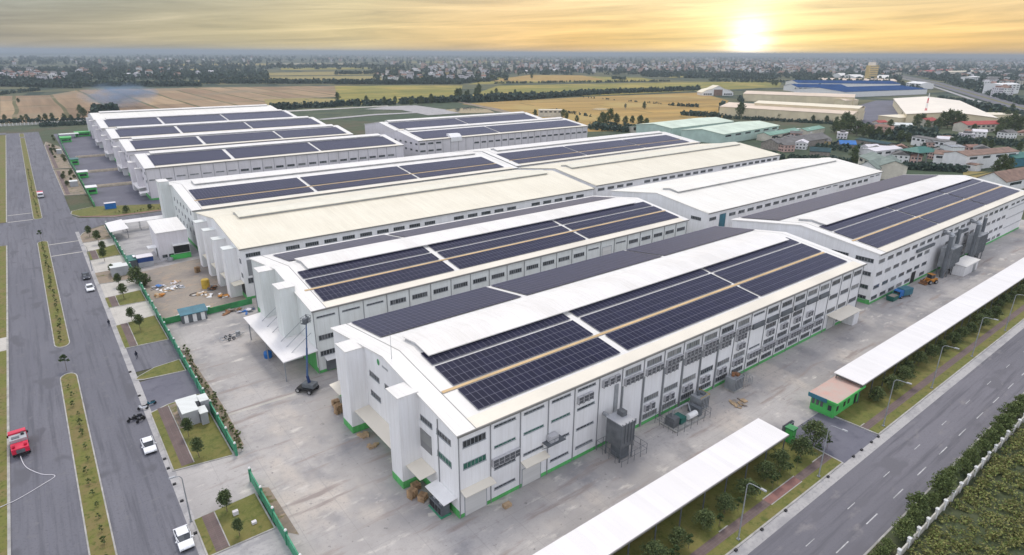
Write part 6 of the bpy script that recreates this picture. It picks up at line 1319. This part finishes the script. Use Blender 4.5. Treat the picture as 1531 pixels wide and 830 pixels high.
for dist, p, nm, v, a in cand[:270]:
    wcn, rcn, fl = HV[v][2:]
    where = {'far plain': 'on the far plain', 'hazy village at the far left': 'in the hazy village at the far left', 'scattered houses at the far left': 'among the scattered houses at the far left', 'village behind the green fields': 'in the village behind the green fields', 'long village across the middle': 'in the long village across the middle', 'town below the low sun': 'in the town below the low sun', 'town beside the highway': 'in the town beside the highway'}[nm]
    lab = f'tiny {wcn} {rcn} house, {["", "one storey", "two storeys", "three storeys", "four storeys"][fl]}, {where}'
    tag(put('village_house', HM_[v], None, p, a), lab, 'house', lab[5:])
# small houses packed behind the halls on the right
shl = []
for (x0, x1, y0, y1, n) in ((1140, 1260, 205, 228, 11), (1290, 1420, 222, 246, 9), (1255, 1330, 186, 200, 8), (1400, 1470, 214, 236, 6), (1440, 1531, 196, 212, 5)):
    for _ in range(n): shl.append((G(rnd.uniform(x0, x1), rnd.uniform(y0, y1), -.6), rnd.choice([i for i in range(len(HV)) if HV[i][4] <= 2])))
for p, v in shl:
    if p.x < 300 and p.y < 262: continue
    wcn, rcn, fl = HV[v][2:]
    lab = f'small {wcn} {rcn} house, {["", "one storey", "two storeys", "three storeys", "four storeys"][fl]}, packed behind the halls on the right'
    hh = put('village_house', HM_[v], None, p, rnd.choice((0, .1, 1.6, .8))+R(20)); hh.scale = (.75, .75, .62); tag(hh, lab, 'house', lab[6:])
import numpy as np
def bulk_mesh(name, src, places, mats):
    """many copies of low detail meshes baked into one mesh object"""
    V, F, MI, off = [], [], [], 0
    for (k, p, a, s) in places:
        mb, mlist = src[k]; c, s_ = math.cos(a)*s, math.sin(a)*s
        vv = np.array(mb.v); V.append(np.c_[vv[:, 0]*c-vv[:, 1]*s_+p.x, vv[:, 0]*s_+vv[:, 1]*c+p.y, vv[:, 2]*s+p.z]); F += [tuple(i+off for i in f) for f in mb.f]; MI += [mlist[m_] for m_ in mb.m]; off += len(vv)
    me = bpy.data.meshes.new(name); me.from_pydata(np.concatenate(V).tolist(), [], F)
    for x in mats: me.materials.append(M[x])
    me.polygons.foreach_set('material_index', MI); me.update(); return put(name, me)
allm = ['white', 'cream_wall', 'wall_lav', 'v_ochre', 'v_pink', 'v_tile', 'brown_roof', 'grey_roof', 'glass']
o = bulk_mesh('distant_houses', [(v[0], [allm.index(x) for x in v[1]]) for v in HV], [(v, p, a, .9+min(.5, d_/16000)) for d_, p, n_, v, a in cand[270:]], allm)
tag(o, 'crowd of tiny houses of the far towns near the horizon', 'houses', None, 'stuff')
# tree belts: every far tree a tuft of leaf clumps, all the far woods one object
def tuft(seed):
    R_ = random.Random(seed); mb = MB(); 
    for _ in range(16):
        a = R_.uniform(0, 6.28); q = math.sqrt(R_.random()); z = R_.uniform(.5, 6.2); k = 1-max(0, (z-3.5)/4.5); c = Vector((math.cos(a)*q*3.2*k, math.sin(a)*q*3.2*k, z)); s_ = R_.uniform(1.1, 2.0)
        n = Vector((R_.gauss(0, 1), R_.gauss(0, 1), R_.gauss(.2, .7))).normalized(); u = n.orthogonal().normalized(); w = n.cross(u)
        mb.add([c+u*s_, c+w*s_, c-u*s_, c-w*s_], [(0, 1, 2, 3)])
    return mb
TU = [(tuft(300+i), [0]) for i in range(14)]; pl = []
def belt(x0, y0, x1, y1, n, th=.8, s0=.8, s1=1.5):
    for _ in range(n):
        f = rnd.random(); px, py = x0+(x1-x0)*f, y0+(y1-y0)*f+rnd.uniform(-th, th)
        if on_road(px, py): continue
        p = G(px, py, -.6); pl.append((rnd.randrange(14), p, rnd.uniform(0, 6), rnd.uniform(s0, s1)))
def area(x0, x1, y0, y1, n, s0=.9, s1=1.7):
    for _ in range(n):
        px, py = rnd.uniform(x0, x1), rnd.uniform(y0, y1); p = G(px, py, -.6)
        if p.xy.length < 14000 and not on_road(px, py): pl.append((rnd.randrange(14), p, rnd.uniform(0, 6), rnd.uniform(s0, s1)*(1+min(1.2, p.xy.length/8000))))
belt(0, 128, 120, 131, 260, 1.5); belt(0, 126, 110, 126.5, 200, 2.); belt(60, 135, 0, 142, 50, .5, .5, .9); belt(110, 129, 300, 128.5, 260, 1.0); belt(300, 124.5, 500, 124.5, 260, .8); belt(500, 125.5, 690, 125.5, 300, .8, .9, 1.5); belt(500, 111, 600, 109.6, 120, .6); belt(200, 114, 400, 112, 200, 1.2)
belt(400, 100, 600, 99.5, 340, .8); belt(60, 189, 132, 185.5, 120, 1.4, .25, .5); belt(600, 121, 690, 122.5, 130, 2.); belt(690, 124, 740, 121, 60, .8); belt(740, 125, 1000, 122, 160, .4, .4, .8); belt(910, 118, 935, 119, 24, .6, .8, 1.2); belt(960, 112, 1160, 117, 520, 3.2, 1., 1.7); belt(1060, 121, 1190, 124, 120, 1., .6, 1.)
belt(690, 153, 800, 148, 150, 1.2, .9, 1.5); belt(800, 147.5, 900, 140.5, 200, .9, .8, 1.3); belt(900, 140.5, 1045, 134.5, 230, .8, .7, 1.2); belt(405, 163, 500, 160, 90, .8, .6, 1.1); belt(500, 158.5, 600, 156, 70, 1, .6, 1.1); belt(600, 155, 690, 151.5, 90, 1.5, .7, 1.2)
belt(1020, 172, 1080, 176, 40, .8, .5, .9); belt(1075, 177, 1300, 189, 200, .7, .25, .6); belt(1000, 157.8, 1045, 160.8, 26, .3, .4, .7); belt(870, 146, 1000, 157, 20, .2, .25, .4); belt(830, 166, 885, 175, 20, .3, .3, .5); belt(1080, 160, 1080, 172, 30, 2, .8, 1.2); belt(1105, 150, 1110, 152, 20, 2, .7, 1.)
belt(140, 170, 175, 166, 60, 1.5, .7, 1.3); belt(0, 184, 130, 181, 90, .5, .3, .6); belt(1185, 136, 1240, 128, 120, 3, .8, 1.4); belt(1340, 127, 1420, 140, 100, 1.5, .8, 1.3); belt(1395, 122, 1531, 158, 200, 2, .8, 1.4); belt(1400, 150, 1531, 176, 130, 2., .8, 1.3); belt(1395, 118, 1531, 122, 260, 3.5, 1., 1.7)
belt(1290, 262, 1345, 266, 20, 1, .3, .5); belt(1350, 252, 1440, 257, 160, 1.2, .35, .6); belt(1130, 235, 1280, 244, 90, 2, .3, .6); belt(1300, 235, 1320, 230, 30, 1.5, .4, .8); belt(1420, 213, 1531, 218, 90, 4, .35, .7); belt(1300, 205, 1440, 214, 150, 4.5, .3, .8); belt(1150, 205, 1330, 232, 150, 6, .25, .6); belt(1340, 225, 1531, 238, 120, 6, .25, .6); belt(1340, 198, 1400, 202, 60, 2, .5, .9); belt(880, 192, 1000, 200, 90, 2.5, .5, .9)
area(0, 130, 104, 128, 420); area(130, 400, 103, 121, 620); area(0, 560, 84.5, 104, 1000, 1., 2.); area(560, 760, 84.5, 122, 600); area(760, 1100, 86, 112, 1200); area(1100, 1400, 88, 118, 1100); area(1380, 1531, 88, 135, 900); area(1190, 1360, 112, 130, 360)
o = bulk_mesh('distant_woods', TU, pl, ['leaf_far']); tag(o, 'dark tree belts and woods spread over the far plain and between the fields', 'woods', None, 'stuff')
# smoke rising behind the farthest hall, and the haze of the plain
def volume(name, size, dens, colr, aniso=0., noise_s=None):
    m = bpy.data.materials.new(name); m.use_nodes = True; nt = m.node_tree; nt.nodes.clear(); o_ = nd(nt, 'ShaderNodeOutputMaterial'); v = nd(nt, 'ShaderNodeVolumePrincipled'); nt.links.new(v.outputs[0], o_.inputs['Volume'])
    v.inputs['Color'].default_value = (*colr, 1); v.inputs['Density'].default_value = dens; v.inputs['Anisotropy'].default_value = aniso
    if noise_s:
        tc = nd(nt, 'ShaderNodeTexCoord'); n = nd(nt, 'ShaderNodeTexNoise'); n.inputs['Scale'].default_value = noise_s; n.inputs['Detail'].default_value = 3; nt.links.new(tc.outputs['Object'], n.inputs['Vector'])
        ln = vmath(nt, 'LENGTH', tc.outputs['Object']); fall = math_n(nt, 'SUBTRACT', 1.0, ln.outputs['Value'], clamp=True)
        k = nd(nt, 'ShaderNodeMapRange'); nt.links.new(n.outputs[0], k.inputs[0]); k.inputs[1].default_value = .4; k.inputs[2].default_value = .7
        nt.links.new(math_n(nt, 'MULTIPLY', math_n(nt, 'MULTIPLY', k.outputs[0], fall), dens), v.inputs['Density'])
    M[name] = m; return m
volume('haze_air', 1, 1.6e-4, (.56, .65, .74), .55)
hb = MB().box(-6400, S0+300, -1900, S0+300, -2, 84).build('haze', 'haze_air'); tag(hb, 'thin bluish haze lying over the whole plain', 'haze', None, 'stuff')

volume('smoke_air', 1, .13, (.42, .60, .86), 0, 1.9)
p = G(170, 166, 0)
sm = MB().lathe([(0, -1), (.5, -.87), (.87, -.5), (1, 0), (.87, .5), (.5, .87), (0, 1)], n=16).build('smoke', 'smoke_air', None, (p.x+14, p.y+50, 13)); sm.scale = (44, 34, 15); sm.rotation_euler = (0, 0, R(20)); tag(sm, 'pale blue smoke drifting behind the farthest hall', 'smoke', None, 'stuff')
